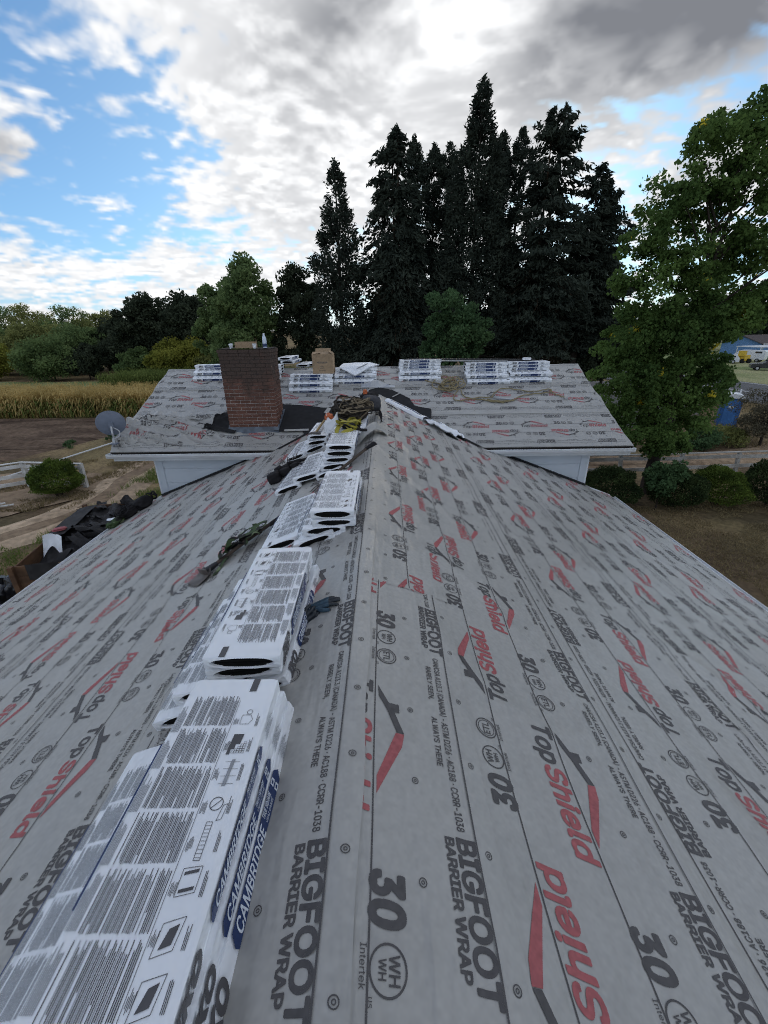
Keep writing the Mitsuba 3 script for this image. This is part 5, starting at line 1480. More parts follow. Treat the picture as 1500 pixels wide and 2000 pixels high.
def conifer(label, x, y, H, R, prof, nb, per, seed, lm='needle', t0=0.1, droop=0.35, tuft=0.55, gapf=0.0, tops=((0, 0, 1.0),), bare=0, leanx=0.0, bark='bark', group='tall dark conifers behind the house', y_sq=1.0, name='conifer'):
    rng = np.random.default_rng(seed)
    k = thing(name, label, 'tree', group)
    b0 = np.array([x, y, ZG])
    Vs, Fs, nn_ = [], [], 0
    fol, tr, dead = MB(), MB(), MB()
    for (ox, oy, hs) in tops:
        h = H * hs
        t = t0 + (1 - t0) * (1 - np.sqrt(rng.random(int(nb * hs)))) if prof != 'col' else rng.uniform(t0, 1, int(nb * hs))
        t = np.r_[t, rng.uniform(0.8, 1, nb // 8)]
        az = rng.uniform(0, 2 * np.pi, len(t))
        if prof == 'pyr':
            L = R * np.minimum((1 - t) ** 0.64 * 1.10, 0.45 + 1.2 * t)
        elif prof == 'col':
            L = 1.45 * R * np.minimum(1, (1 - t) * 3.6) ** 0.75
        else:
            L = R * np.minimum(1.0, ((1 - t) * 2.6) ** 0.6) * (0.55 + 0.45 * np.minimum(1, t * 3))
        L = L * rng.uniform(0.55, 1.15, len(t)) * ((0.78 if prof == 'pyr' else 0.55) + (0.44 if prof == 'pyr' else 0.9) * mk.noise(np.stack([np.cos(az) * 1.3, np.sin(az) * 1.3, t * 11], 1), seed))
        if gapf > 0:
            keep = mk.noise(np.stack([np.cos(az) * 1.6, np.sin(az) * 1.6, t * 14], 1), seed + 5) > gapf
            t, az, L = t[keep], az[keep], L[keep]
        z = b0[2] + t * h
        cx = b0[0] + ox + leanx * t * h; cy = b0[1] + oy
        m = np.maximum(4, (per * (0.35 + L / R)).astype(int))
        idx = np.repeat(np.arange(len(t)), m)
        s = rng.uniform(0.12, 1.0, len(idx)) ** 0.75
        up_ = np.where(t > 0.85, 0.5, 0.12) if prof != 'col' else np.full(len(t), 0.6)
        rad = s * L[idx]
        zz = z[idx] + L[idx] * (up_[idx] * s - droop * s ** 2.0)
        side = rng.normal(0, 0.16, len(idx)) * L[idx] * (1.1 - 0.6 * s)
        ca, sa = np.cos(az[idx]), np.sin(az[idx])
        P = np.stack([cx[idx] + rad * ca - side * sa, cy + (rad * sa + side * ca) * y_sq, zz + rng.normal(0, 0.10, len(idx)) - 0.16 * rng.random(len(idx))], 1)
        axd = np.stack([ca, sa, np.where(prof == 'col', 0.9, -0.55) + 0 * ca], 1)
        v, f = leaf_quads(P, tuft, rng, 0.34, axd, 0.55)
        fol.add(v, f)
        tp = np.array([b0[0] + ox + leanx * h, b0[1] + oy, b0[2] + h])
        tr.tube(spline([b0 - [0, 0, 0.3], b0 * 0.7 + tp * 0.3, tp * 0.6 + b0 * 0.4, tp], 4), np.linspace(0.013 * H + 0.08, 0.02, 13), 8)
        for _ in range(bare):
            tt = rng.uniform(0.08, 0.55); a = rng.uniform(0, 6.28); Lb = R * rng.uniform(0.35, 0.95)
            p0 = np.array([b0[0] + ox * tt + leanx * tt * h, b0[1] + oy, b0[2] + tt * h])
            d1 = np.array([math.cos(a), math.sin(a), 0])
            p1, p2 = p0 + d1 * Lb * 0.5 + [0, 0, -0.05 * Lb], p0 + d1 * Lb + [0, 0, -0.42 * Lb]
            dead.tube([p0, p1, p2], [0.045, 0.03, 0.012], 4, False)
            for q in range(5):
                s0 = p1 + (p2 - p1) * rng.random(); dead.tube([s0, s0 + [rng.normal(0, 0.3), rng.normal(0, 0.3), -rng.uniform(0.2, 0.7)]], [0.018, 0.006], 3, False)
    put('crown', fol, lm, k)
    put('trunk', tr, bark, k, smooth=60)
    if bare:
        put('dead_branches', dead, bark, k, kind='stuff')
    return k


def sequoia(label, x, y, H, R, seed, t0=0.1, col=False, ncl=260, n=15000, bare=0):
    rng = np.random.default_rng(seed)
    k = thing('conifer', label, 'tree', 'tall dark conifers behind the house')
    b0 = np.array([x, y, ZG])
    t = t0 + (1 - t0) * rng.random(ncl) ** (1.0 if col else 1.25)
    t = np.r_[t, np.linspace(0.86, 1.0, 14)]
    pf = np.minimum(1, (1 - t) * 4.2) ** 0.7 if col else np.minimum((1 - t) ** 0.70 * 1.12 + 0.015, 0.5 + 1.3 * t)
    pf = pf * (0.80 + 0.4 * mk.noise(np.stack([t * 8, 0 * t, 0 * t], 1), seed))
    az = rng.uniform(0, 2 * np.pi, len(t)); r = R * pf * rng.random(len(t)) ** 0.35
    C = b0 + np.stack([r * np.cos(az), r * np.sin(az), t * H - 0.10 * r], 1)
    cr = 0.22 + 0.115 * R * np.minimum(1, pf * 1.6) * rng.uniform(0.7, 1.3, len(t))
    j = rng.choice(len(t), n, p=(cr ** 2) / (cr ** 2).sum())
    d = unit(rng.normal(size=(n, 3))) * rng.random((n, 1)) ** 0.5
    P = C[j] + d * cr[j][:, None] * [1, 1, 1.35]
    out = np.stack([np.cos(az[j]), np.sin(az[j]), 0.5 + 0 * az[j]], 1)
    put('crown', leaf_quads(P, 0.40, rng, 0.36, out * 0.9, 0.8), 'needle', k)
    put('trunk', MB().tube(spline([b0 - [0, 0, 0.3], b0 + [0, 0, 0.4 * H], b0 + [0, 0, 0.97 * H]], 4), np.linspace(0.012 * H + 0.10, 0.03, 9), 8), 'bark', k, smooth=60)
    db = MB()
    for _ in range(26):
        z = H * rng.uniform(0.12, t0 + 0.12); a = rng.uniform(0, 6.28); L = R * rng.uniform(0.3, 0.8)
        p0 = b0 + [0, 0, z]; p2 = p0 + [math.cos(a) * L, math.sin(a) * L, rng.uniform(-0.6, 0.4)]
        db.tube([p0, (p0 + p2) / 2 + [0, 0, 0.15], p2], [0.05, 0.035, 0.012], 4, False)
    put('dead_branches', db, 'bark', k, kind='stuff')
    return k


def at(dx, D):
    return camx + dx * D


def top(dz, D):
    return H + dz * D - ZG


sequoia('dark pyramid shaped conifer standing apart at the left end of the tall row', at(-0.092, 46), 46, top(0.292, 46), 3.7, 1, 0.05, False, 380, 22000)
conifer('tall ragged spruce with bare lower branches, second of the tall row', at(0.028, 46), 46, top(0.352, 46), 3.9, 'spr', 300, 42, 2, droop=0.5, gapf=0.36, bare=70, bark='bark_brown', t0=0.18, tops=((0.0, 0, 0.985), (-0.5, 0.3, 0.94)))
sequoia('narrow dark conifer directly right of the ragged spruce', at(0.060, 51), 51, top(0.325, 51), 2.1, 3, 0.20, True, 170, 10500)
sequoia('narrow conifer with a leaning thin tip between the ragged spruce and the tallest tree', at(0.098, 50), 50, top(0.312, 50), 2.4, 4, 0.20, True, 180, 10500)
sequoia('slim conifer half hidden left of the tallest tree', at(0.127, 52), 52, top(0.315, 52), 2.1, 5, 0.20, True, 160, 9500)
sequoia('tallest dark conifer with a sharp spire in the middle of the row', at(0.182, 45), 45, top(0.405, 45), 4.7, 6, 0.24, False, 520, 31000)
sequoia('narrow conifer just right of the tallest spire', at(0.224, 50), 50, top(0.330, 50), 2.3, 7, 0.22, True, 170, 10000)
sequoia('slim conifer behind the left side of the double topped spruce', at(0.262, 50), 50, top(0.335, 50), 2.5, 8, 0.22, True, 190, 11000)
conifer('double topped spruce with ragged branches reaching right', at(0.315, 44), 44, top(0.372, 44), 3.9, 'spr', 270, 46, 9, droop=0.22, gapf=0.34, bare=70, bark='bark_brown', t0=0.20, tops=((0.0, 0, 0.985), (1.0, 0.4, 1.0)))
conifer('broad dark fir at the right end of the tall row', at(0.415, 47), 47, top(0.282, 47), 3.6, 'spr', 300, 44, 10, droop=0.10, t0=0.22, gapf=0.28, tops=((0, 0, 1.0), (1.3, 0.5, 0.94)))
for k, (dx, dz, D, w, lab) in enumerate(((-0.02, 0.085, 50, 6.5, 'dark leafy undergrowth tree below the gap beside the pyramid shaped conifer'), (0.045, 0.10, 52, 6.0, 'dark undergrowth tree at the foot of the ragged spruce'), (0.10, 0.13, 54, 6.5, 'dark undergrowth tree behind the light green tree'),
                                         (0.245, 0.085, 49, 6.5, 'dark undergrowth tree right of the light green tree'), (0.33, 0.08, 48, 7.0, 'dark undergrowth tree at the foot of the double topped spruce'), (0.42, 0.09, 49, 6.5, 'dark undergrowth tree at the foot of the broad fir'), (0.49, 0.045, 50, 5.5, 'low dark tree at the right end of the undergrowth'))):
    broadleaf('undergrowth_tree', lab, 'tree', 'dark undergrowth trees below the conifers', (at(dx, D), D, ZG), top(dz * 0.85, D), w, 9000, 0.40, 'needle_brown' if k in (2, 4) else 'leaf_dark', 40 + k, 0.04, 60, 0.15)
D = 30.0
broadleaf('maple_tree', 'light green leafy tree in front of the conifers behind the far roof', 'tree', None, (at(0.155, D), D, ZG), top(0.103, D), 4.2, 26000, 0.20, 'leaf_grn', 61, 0.1, 130, 0.13,
          blobs=[((at(0.12, D), D, 1.2), (1.35, 1.3, 3.4)), ((at(0.15, D), D, 0.2), (1.8, 1.5, 2.9)), ((at(0.195, D), D + .4, 0.9), (1.25, 1.2, 2.75)), ((at(0.14, D), D - .6, -1.5), (2.1, 1.6, 2.2))])
D = 50.0
broadleaf('broadleaf_tree', 'tall dark green broadleaf tree left of the pyramid shaped conifer', 'tree', 'broadleaf trees left of the conifers', (at(-0.30, D), D, ZG), top(0.152, D), 7.4, 24000, 0.34, 'leaf_mid', 62, 0.12, 120, 0.14)
broadleaf('broadleaf_tree', 'dark feathery tree between the tall broadleaf and the pyramid shaped conifer', 'tree', 'broadleaf trees left of the conifers', (at(-0.185, 52), 52, ZG), top(0.135, 52), 6.2, 18000, 0.34, 'leaf_dark', 63, 0.1, 100, 0.13)
broadleaf('broadleaf_tree', 'lighter green tree at the left shoulder of the tall broadleaf', 'tree', 'broadleaf trees left of the conifers', (at(-0.36, 56), 56, ZG), top(0.105, 56), 6.0, 14000, 0.36, 'leaf_mid', 64, 0.1, 90, 0.14)
broadleaf('broadleaf_tree', 'dark bluish tree behind the round black one', 'tree', 'broadleaf trees left of the conifers', (at(-0.43, 70), 70, ZG), top(0.09, 70), 9.0, 16000, 0.46, 'leaf_dark', 65, 0.1, 80, 0.15)
broadleaf('oak_tree', 'round almost black tree standing above the left woods', 'tree', None, (at(-0.525, 72), 72, ZG), top(0.074, 72), 9.4, 20000, 0.46, 'leaf_dark', 66, 0.2, 110, 0.13)
k = 0
for (dx, dz, D, w, lm, lab) in (
        (-1.02, 0.066, 88, 11, 'leaf_mid', 'green tree at the far left edge of the woods'), (-0.93, 0.062, 90, 10, 'leaf_olive', 'olive tree second from the left in the back row of the woods'),
        (-0.85, 0.060, 92, 10, 'leaf_mid', 'mid green tree third from the left in the back row of the woods'), (-0.77, 0.062, 92, 10, 'leaf_olive', 'olive tinted tree fourth from the left in the back row of the woods'),
        (-0.69, 0.054, 90, 10, 'leaf_mid', 'dull green tree left of the round black tree in the back row'), (-0.62, 0.046, 90, 10, 'leaf_olive', 'brownish olive tree just left of the round black tree'),
        (-0.98, 0.030, 80, 10, 'leaf_olive', 'olive bush tree in the middle row at the far left'), (-0.88, 0.026, 80, 10, 'leaf_mid', 'green tree in the middle row of the left woods'),
        (-0.78, 0.024, 80, 10, 'leaf_olive', 'yellowish tree in the middle row of the left woods'), (-0.68, 0.020, 79, 9, 'leaf_mid', 'green tree in the middle row before the round black tree'),
        (-0.58, 0.006, 76, 7, 'leaf_dark', 'low dark tree under the round black tree'), (-0.48, 0.012, 78, 8, 'leaf_dark', 'dark tree right of the round black tree'),
        (-0.90, -0.016, 70, 8, 'leaf_yellow', 'yellow green bush tree in front at the left edge of the woods'), (-0.75, -0.004, 69, 8.5, 'leaf_mid', 'round green tree in front of the woods'),
        (-0.67, -0.022, 70, 5, 'leaf_dark', 'small dark bush before the round black tree'), (-0.555, -0.030, 69, 5.0, 'leaf_mid', 'dull green bush under the round black tree'), (-0.455, -0.010, 66, 8.0, 'leaf_yellow', 'bright yellow green bushy tree left of the chimney'), (-0.37, -0.020, 66, 6.5, 'leaf_olive', 'olive bush just left of the chimney'),
        (-1.03, -0.03, 71, 7, 'leaf_mid', 'dark green bush at the left picture edge'), (-0.60, 0.030, 84, 8, 'leaf_dark', 'dark tree filling the gap left of the round black tree'), (-0.28, -0.01, 64, 7, 'leaf_dark', 'dark bush behind the chimney')):
    broadleaf('woodland_tree', lab, 'tree', 'trees of the left woods', (at(dx, D), D, ZG), top(dz, D), w * 1.15, 15000, 0.36, lm, 100 + k, 0.03, 90, 0.13, limbs=5)
    k += 1
# the big tree at the right
bt_c = np.array([11.8, 17.75, ZG])
rng = np.random.default_rng(77)
BL = []
for (x, z, rx, rz, dy) in ((10.5, -2.3, 1.4, 1.0, 0), (11.5, -2.9, 1.2, 0.6, -0.5), (12.5, -2.3, 1.3, 0.9, 0.3), (9.9, -0.6, 1.5, 1.3, -0.2), (12.0, -0.4, 2.0, 1.5, 0.2), (13.2, -0.9, 0.9, 0.8, -0.3), (9.9, 1.2, 1.5, 1.0, 0.2), (11.7, 1.5, 1.9, 1.4, -0.4), (13.4, 1.9, 1.3, 1.1, 0.3), (9.7, 2.9, 0.9, 0.6, 0.0), (9.45, 4.5, 0.75, 0.9, 0.2), (10.6, 3.6, 1.2, 0.8, -0.2), (12.2, 3.5, 1.5, 1.0, 0.2), (13.9, 3.8, 1.4, 1.2, 0.0),
                          (10.3, 5.6, 0.95, 0.75, -0.2), (11.2, 5.3, 1.2, 0.8, 0.2), (12.6, 5.6, 1.2, 0.9, -0.2), (14.0, 6.0, 1.2, 1.0, 0.2), (10.9, 6.9, 0.7, 0.75, 0.0), (11.9, 7.1, 0.55, 0.8, 0.1), (12.7, 7.7, 0.6, 1.2, 0.0), (12.1, 6.2, 0.8, 0.8, 0.2), (12.9, 4.4, 0.9, 0.7, -0.3), (11.6, 2.9, 0.9, 0.6, -0.4), (13.6, 7.6, 0.8, 1.0, 0.0), (14.6, 7.5, 0.9, 1.2, 0.0), (15.2, 4.8, 1.3, 1.5, 0.0), (15.0, 2.4, 1.2, 0.9, 0.0)):
    BL.append((np.array([x, bt_c[1] + dy, z]), (rx, 1.35, rz)))
k = thing('sweetgum_tree', 'big leafy green tree with yellow tinged leaves at the right', 'tree')
C = np.vstack([ell_points(b[0], np.asarray(b[1]) * 1.0, int(10 + (22 if b[0][2] < 2.5 else 13) * b[1][0] * b[1][2]), rng, 0.2) for b in BL])
P = clump_points(C, rng.uniform(0.20, 0.52, len(C)), 118000, rng, 0.75)
P = P[(P[:, 2] < 2.6) | (rng.random(len(P)) < 0.72)]
put('crown', leaf_quads(P, 0.122, rng, 0.85, unit(P - C.mean(0)) * 0.3 + [0, 0, -0.3], 0.8), 'leaf_big', k)
tb_ = MB().tube(spline([bt_c - [0, 0, 0.2], bt_c + [-0.05, 0, 1.0], bt_c + [0.1, 0, 3.2], bt_c + [0.2, 0, 7], bt_c + [0.6, 0, 11.5]], 6), np.r_[0.42, 0.34, np.linspace(0.30, 0.02, 23)], 12)
for c in C[rng.permutation(len(C))[:34]]:
    s = bt_c + [0.1, 0, np.clip(c[2] - ZG - 1.2 - 0.5 * abs(c[0] - 11.9), 1.8, 11)]
    tb_.tube(spline([s, s * 0.45 + c * 0.55 + [0, 0, 0.2], c], 4), np.linspace(0.045, 0.008, 9), 6)
put('trunk', tb_, 'bark', k, smooth=60)

# distant trees at the right
for j, (dx, dz, D, w, h_, lm, lab) in enumerate(((0.555, 0.048, 150, 10, 0, 'needle', 'distant dark fir left of the utility pole'), (0.60, 0.040, 160, 12, 0, 'needle', 'distant dark fir group edge behind the utility pole'), (0.645, 0.056, 120, 9, 0, 'leaf_dark', 'dark tree beside the utility pole'),
                                                 (0.70, 0.06, 118, 10, 0, 'leaf_dark', 'dark tree behind the big tree trunk side'), (0.86, 0.055, 130, 14, 0, 'leaf_dark', 'dark tree above the blue house'), (0.94, 0.042, 140, 14, 0, 'leaf_dark', 'dark tree behind the blue house'), (1.0, 0.036, 135, 14, 0, 'leaf_dark', 'dark tree at the right picture edge'), (0.78, 0.05, 125, 12, 0, 'leaf_dark', 'dark tree hidden behind the big leafy tree'), (0.53, 0.03, 170, 12, 0, 'needle', 'low distant fir beside the conifer row'))):
    if lm == 'needle':
        conifer(lab, at(dx, D), D, top(dz, D), w * 0.42, 'pyr', 200, 26, 200 + j, tuft=1.3, group='distant trees at the right', name='distant_tree')
    else:
        broadleaf('distant_tree', lab, 'tree', 'distant trees at the right', (at(dx, D), D, ZG), top(dz, D), w, 6000, 0.8, lm, 220 + j, 0.04, 60, 0.15, limbs=4)


# shrubs: dense clipped domes of small leaves
def shrub(label, x, y, rx, rz, lm, seed, n=13000, group='round shrubs in the yards', leaf=0.085):
    rng = np.random.default_rng(seed)
    k = thing('round_shrub', label, 'shrub', group)
    d = unit(rng.normal(size=(n, 3))); d[:, 2] = np.abs(d[:, 2]) * np.where(rng.random(n) < 0.8, 1, -0.5)
    r = (0.72 + 0.30 * rng.random(n) ** 0.5) * (0.62 + 0.74 * mk.fbm(d * 2.3 + seed, 4, seed))
    P = np.array([x, y, ZG + rz * 0.42]) + d * r[:, None] * [rx, rx, rz * 0.62]
    P[:, 2] = np.maximum(P[:, 2], ZG + 0.03)
    put('foliage', leaf_quads(P, leaf, rng, 0.5, d * 0.9 + [0, 0, 0.5], 0.7), lm, k)
    st = MB()
    for _ in range(10):
        a = rng.uniform(0, 6.28); e = np.array([x, y, ZG]) + [rx * 0.6 * math.cos(a), rx * 0.6 * math.sin(a), rz * 0.8]
        st.tube([(x + 0.08 * math.cos(a), y + 0.08 * math.sin(a), ZG - 0.05), e], [0.03, 0.01], 5)
    put('stems', st, 'bark', k)
    return k


shrub('round mid green shrub in front of the left white rail fence', -14.85, 18.1, 1.02, 1.55, 'shrub_bright', 1)
shrub('dark round shrub beside the right wall end of the house', 9.35, 16.35, 1.05, 1.50, 'shrub_dark', 2)
shrub('dark round shrub at the foot of the big tree, half covered by a leafy sapling', 11.85, 16.1, 1.08, 1.50, 'shrub_dark', 3)
shrub('bright topped round shrub third along the right fence', 13.75, 16.3, 1.05, 1.45, 'shrub_bright', 4)
shrub('dark shrub cut by the right picture edge', 15.75, 16.0, 1.15, 1.75, 'shrub_dark', 5)
broadleaf('sapling', 'leafy pale green sapling growing out of the dark shrub by the big tree', 'sapling', None, (11.0, 15.75, ZG), 2.05, 1.35, 2200, 0.15, 'leaf_grn', 71, 0.2, 26, 0.2, tr=0.03, ww=0.8)
for j, (x, y, w, h_, lab) in enumerate(((18.9, 25.0, 2.6, 1.1, 'green weeds at the far edge of the right field, left clump'), (21.2, 25.9, 2.8, 1.0, 'green weeds at the far edge of the right field, right clump'), (16.8, 24.9, 2.2, 0.8, 'low green weeds below the big tree crown'))):
    broadleaf('weed_clump', lab, 'weeds', 'weed clumps along the right field', (x, y, ZG), h_, w, 3000, 0.14, 'leaf_olive' if j == 1 else 'leaf_grn', 300 + j, 0.0, 40, 0.16, limbs=3, tr=0.02)
broadleaf('bare_bush', 'half dead greyish bush in front of the blue portable toilet', 'bush', None, (22.9, 25.3, ZG), 3.5, 4.4, 9000, 0.11, 'dead_leaf', 81, 0.1, 90, 0.11, tr=0.09, limbs=46)
for j, (x, y) in enumerate(((-20.4, 26.9), (-18.9, 28.9))):
    broadleaf('weed_clump', ('small green weed on the soil left of the white pipe', 'small green weed near the far end of the white pipe')[j], 'weeds', 'weeds on the left soil', (x, y, ZG), 0.5, 0.8, 500, 0.10, 'leaf_grn', 310 + j, 0.0, 12, 0.2, limbs=2, tr=0.01)


# corn
def corn(name, label, x0, x1, y0, y1, h, n, lm, seed):
    rng = np.random.default_rng(seed)
    x = rng.uniform(x0, x1, n); y = y0 + (y1 - y0) * rng.random(n) ** 1.3
    hh = h * rng.uniform(0.82, 1.1, n)
    mb = MB()
    # stalks as thin crossed slips, leaves as drooping slips
    P = np.stack([x, y, ZG + hh * 0.5], 1)
    a = rng.uniform(0, 6.28, n)
    w = np.stack([np.cos(a), np.sin(a), 0 * a], 1) * 0.03
    lean = np.stack([rng.normal(0, 0.06, n), rng.normal(0, 0.06, n), 0 * a], 1)
    b, t = P - [0, 0, 1] * (hh * 0.5)[:, None], P + [0, 0, 1] * (hh * 0.5)[:, None] + lean
    v = np.stack([b - w, b + w, t + w * 0.5, t - w * 0.5], 1).reshape(-1, 3)
    i = np.arange(n)[:, None] * 4
    mb.add(v, np.concatenate([i + [0, 1, 2], i + [0, 2, 3]]))
    for k in range(6):
        a = rng.uniform(0, 6.28, n); z = ZG + hh * rng.uniform(0.2, 0.95, n); L = rng.uniform(0.35, 0.8, n)
        d = np.stack([np.cos(a), np.sin(a), 0 * a], 1); s = np.stack([-np.sin(a), np.cos(a), 0 * a], 1) * 0.045
        o = np.stack([x, y, z], 1)
        m = o + d * (L * 0.5)[:, None] + [0, 0, 1] * (L * 0.28)[:, None]; e = o + d * L[:, None] - [0, 0, 1] * (L * rng.uniform(0.0, 0.6, n))[:, None]
        v = np.stack([o - s * 0.4, o + s * 0.4, m + s, m - s, e], 1).reshape(-1, 3); i = np.arange(n)[:, None] * 5
        mb.add(v, np.concatenate([i + [0, 1, 2], i + [0, 2, 3], i + [3, 2, 4]]))
    for k in range(3):                                     # tassels
        a = rng.uniform(0, 6.28, n); o = np.stack([x, y, ZG + hh], 1) + lean
        e = o + np.stack([np.cos(a) * 0.14, np.sin(a) * 0.14, 0.18 + 0 * a], 1)
        s = np.stack([-np.sin(a), np.cos(a), 0 * a], 1) * 0.015
        v = np.stack([o, e - s, e + s], 1).reshape(-1, 3); mb.add(v, np.arange(3 * n).reshape(-1, 3))
    put(name, mb, lm, label=label, cat='corn', kind='stuff')


corn('corn_rows', 'dry golden standing corn behind the dark tilled field', -64, -13, 37.6, 44, 2.1, 7200, 'corn_dry', 1)
corn('green_corn_rows', 'green stalks mixed into the front of the golden corn', -64, -13, 37.5, 41, 1.45, 2000, 'corn_green', 4)
corn('green_corn_rows', 'taller green corn patch behind the golden corn near the house', -35.5, -8, 54.5, 62, 2.1, 2600, 'corn_green', 2)


def grass(name, label, pts_fn, n, h, lm, seed):
    rng = np.random.default_rng(seed)
    x, y = pts_fn(rng, n)
    hh = h * rng.uniform(0.5, 1.3, len(x)); a = rng.uniform(0, 6.28, len(x))
    b = np.stack([x, y, np.full(len(x), ZG)], 1); w = np.stack([np.cos(a), np.sin(a), 0 * a], 1) * 0.018
    t = b + np.stack([rng.normal(0, 0.35, len(x)) * hh, rng.normal(0, 0.35, len(x)) * hh, hh], 1)
    put(name, (np.stack([b - w, b + w, t], 1).reshape(-1, 3), np.arange(3 * len(x)).reshape(-1, 3)), lm, label=label, cat='grass', kind='stuff')


def patchy(x0, x1, y0, y1, f, thr):
    def fn(rng, n):
        x, y = rng.uniform(x0, x1, n), rng.uniform(y0, y1, n)
        k = mk.fbm(np.stack([x * f, y * f, 0 * x], -1), 3, 8) > thr
        return x[k], y[k]
    return fn


grass('dry_grass', 'short dry grass on the right lawn', patchy(5, 22, 8, 16.5, 0.8, 0.47), 42000, 0.07, 'grass_dry', 1)
grass('dry_grass', 'dry grass tufts beside the dirt track by the left wall', patchy(-12.4, -5.5, 12, 24, 1.1, 0.45), 16000, 0.30, 'corn_green', 2)
grass('dry_grass', 'dry straw and grass round the left shrub and the fence', patchy(-18.5, -13.2, 16.2, 24, 1.0, 0.50), 12000, 0.14, 'grass_dry', 3)
grass('dry_grass', 'dry grass between the right field and the road', patchy(10, 45, 24.5, 40, 0.35, 0.46), 16000, 0.35, 'grass_dry', 4)
grass('dry_grass', 'dry grass beside the trailer', patchy(-16, -8, 7, 13, 0.9, 0.50), 9000, 0.12, 'corn_green', 6)
# ------------------------------------------------------------------ fences, yard things
mat('fence_white', pr(tone((0.60, 0.60, 0.58), 0.2, 7, (0.36, 0.34, 0.30), 0.6, 1.6), 0.75, 0.25))
mat('plank_wood', pr(tone((0.135, 0.075, 0.042), 0.3, 10, (0.075, 0.045, 0.03), 0.6, 2.5), 0.8, 0.2))
mat('black_felt', pr(tone((0.020, 0.019, 0.020), 0.45, 8, (0.045, 0.043, 0.042), 0.5, 3), 0.75, 0.3))
mat('black_plastic', pr(tone((0.010, 0.010, 0.012), 0.3, 8), 0.28, 0.5))
mat('toilet_blue', pr(tone((0.035, 0.105, 0.27), 0.12, 3), 0.4, 0.45))
mat('toilet_blue_door', pr(tone((0.05, 0.15, 0.36), 0.12, 3), 0.4, 0.45))
mat('white_plastic', pr(tone((0.62, 0.63, 0.63), 0.06, 4), 0.4, 0.45))
mat('house_blue', pr(tone((0.13, 0.25, 0.44), 0.08, 2), 0.7, 0.3))
mat('roof_brown', pr(tone((0.085, 0.07, 0.065), 0.25, 4), 0.9, 0.2))
mat('glass_dark', pr((0.02, 0.023, 0.026), 0.1, 0.6))
mat('car_white', pr((0.62, 0.63, 0.64), 0.25, 0.5, clearcoat=0.6))
mat('car_black', pr((0.012, 0.013, 0.016), 0.25, 0.5, clearcoat=0.6))
mat('rubber', pr((0.015, 0.015, 0.015), 0.85, 0.2))
mat('yellow_paint', pr((0.55, 0.36, 0.03), 0.5, 0.4))


mat('fence_weathered', pr(tone((0.40, 0.39, 0.36), 0.25, 7, (0.20, 0.18, 0.15), 0.7, 1.2), 0.8, 0.2))


def fence(label, pts, h, rails, post_w=0.17, lean=0.04, seed=1, fm='fence_white'):
    rng = np.random.default_rng(seed)
    k = thing('rail_fence', label, 'fence', 'white wooden rail fences')
    P = [np.array([x, y, ZG]) for x, y in pts]
    T = []
    for p in P:
        t = p + [rng.normal(0, lean), rng.normal(0, lean), h * rng.uniform(0.96, 1.03)]
        T.append(t)
        put('post', MB().beam(p - [0, 0, 0.2], t, post_w, post_w, up=(0, 1, 0.01)), fm, k)
    for a in range(len(P) - 1):
        for r in rails:
            f0, f1 = r + rng.normal(0, 0.015), r + rng.normal(0, 0.015)
            q0, q1 = P[a] + (T[a] - P[a]) * f0, P[a + 1] + (T[a + 1] - P[a + 1]) * f1
            d = (q1 - q0) / np.linalg.norm(q1 - q0)
            off = np.array([0, -post_w / 2 - 0.022, 0])
            if r > 0.98:
                put('cap_rail', MB().beam(q0 - d * 0.06 + [0, -0.04, 0.025], q1 + d * 0.06 + [0, -0.04, 0.025], 0.15, 0.035), fm, k)
            else:
                put('rail', MB().beam(q0 - d * 0.06 + off, q1 + d * 0.06 + off, 0.035, 0.17, up=(0, 0, 1)), fm, k)
    return k


fence('weathered white rail fence behind the round shrub in the left yard', [(-14.35, 19.18), (-17.25, 19.43), (-20.3, 17.2), (-23.4, 15.0)], 1.22, (1.0, 0.86, 0.55, 0.22), seed=1)
fence('broken white rail fence behind the shrubs along the right field', [(8.4, 19.4), (11.5, 19.5), (14.4, 19.7), (17.35, 19.95), (20.4, 20.1), (23.4, 20.3)], 1.15, (1.0, 0.84, 0.42), seed=2, lean=0.06, post_w=0.14, fm='fence_weathered')
pp = thing('white_pipe', 'long white irrigation pipe lying across the soil behind the left fence', 'pipe')
put('pipe', MB().tube([(-19.6, 20.6, ZG + 0.06), (-18.9, 24, ZG + 0.07), (-18.0, 28.4, ZG + 0.09)], 0.045, 8), 'white_plastic', pp, smooth=60)
for j in range(5):
    lk = thing('loose_board', ('white board on top of the fallen fence heap at the left edge', 'white board lying lowest in the fallen fence heap', 'white board leaning in the fallen fence heap', 'short white board at the back of the fallen fence heap', 'narrow white board at the front of the fallen fence heap')[j], 'board', 'fallen white boards at the left picture edge')
    a = np.array([-16.9 + 0.10 * j, 15.6 + 0.22 * j, ZG + 0.10 + 0.07 * (4 - j)]); d = np.array([math.cos(0.35 + 0.25 * (j % 3)), math.sin(0.35 + 0.25 * (j % 3)), 0.03 * (j % 2)])
    put('plank', MB().beam(a - d * 0.9, a + d * (1.05 - 0.1 * j), 0.13, 0.03), 'fence_white', lk)

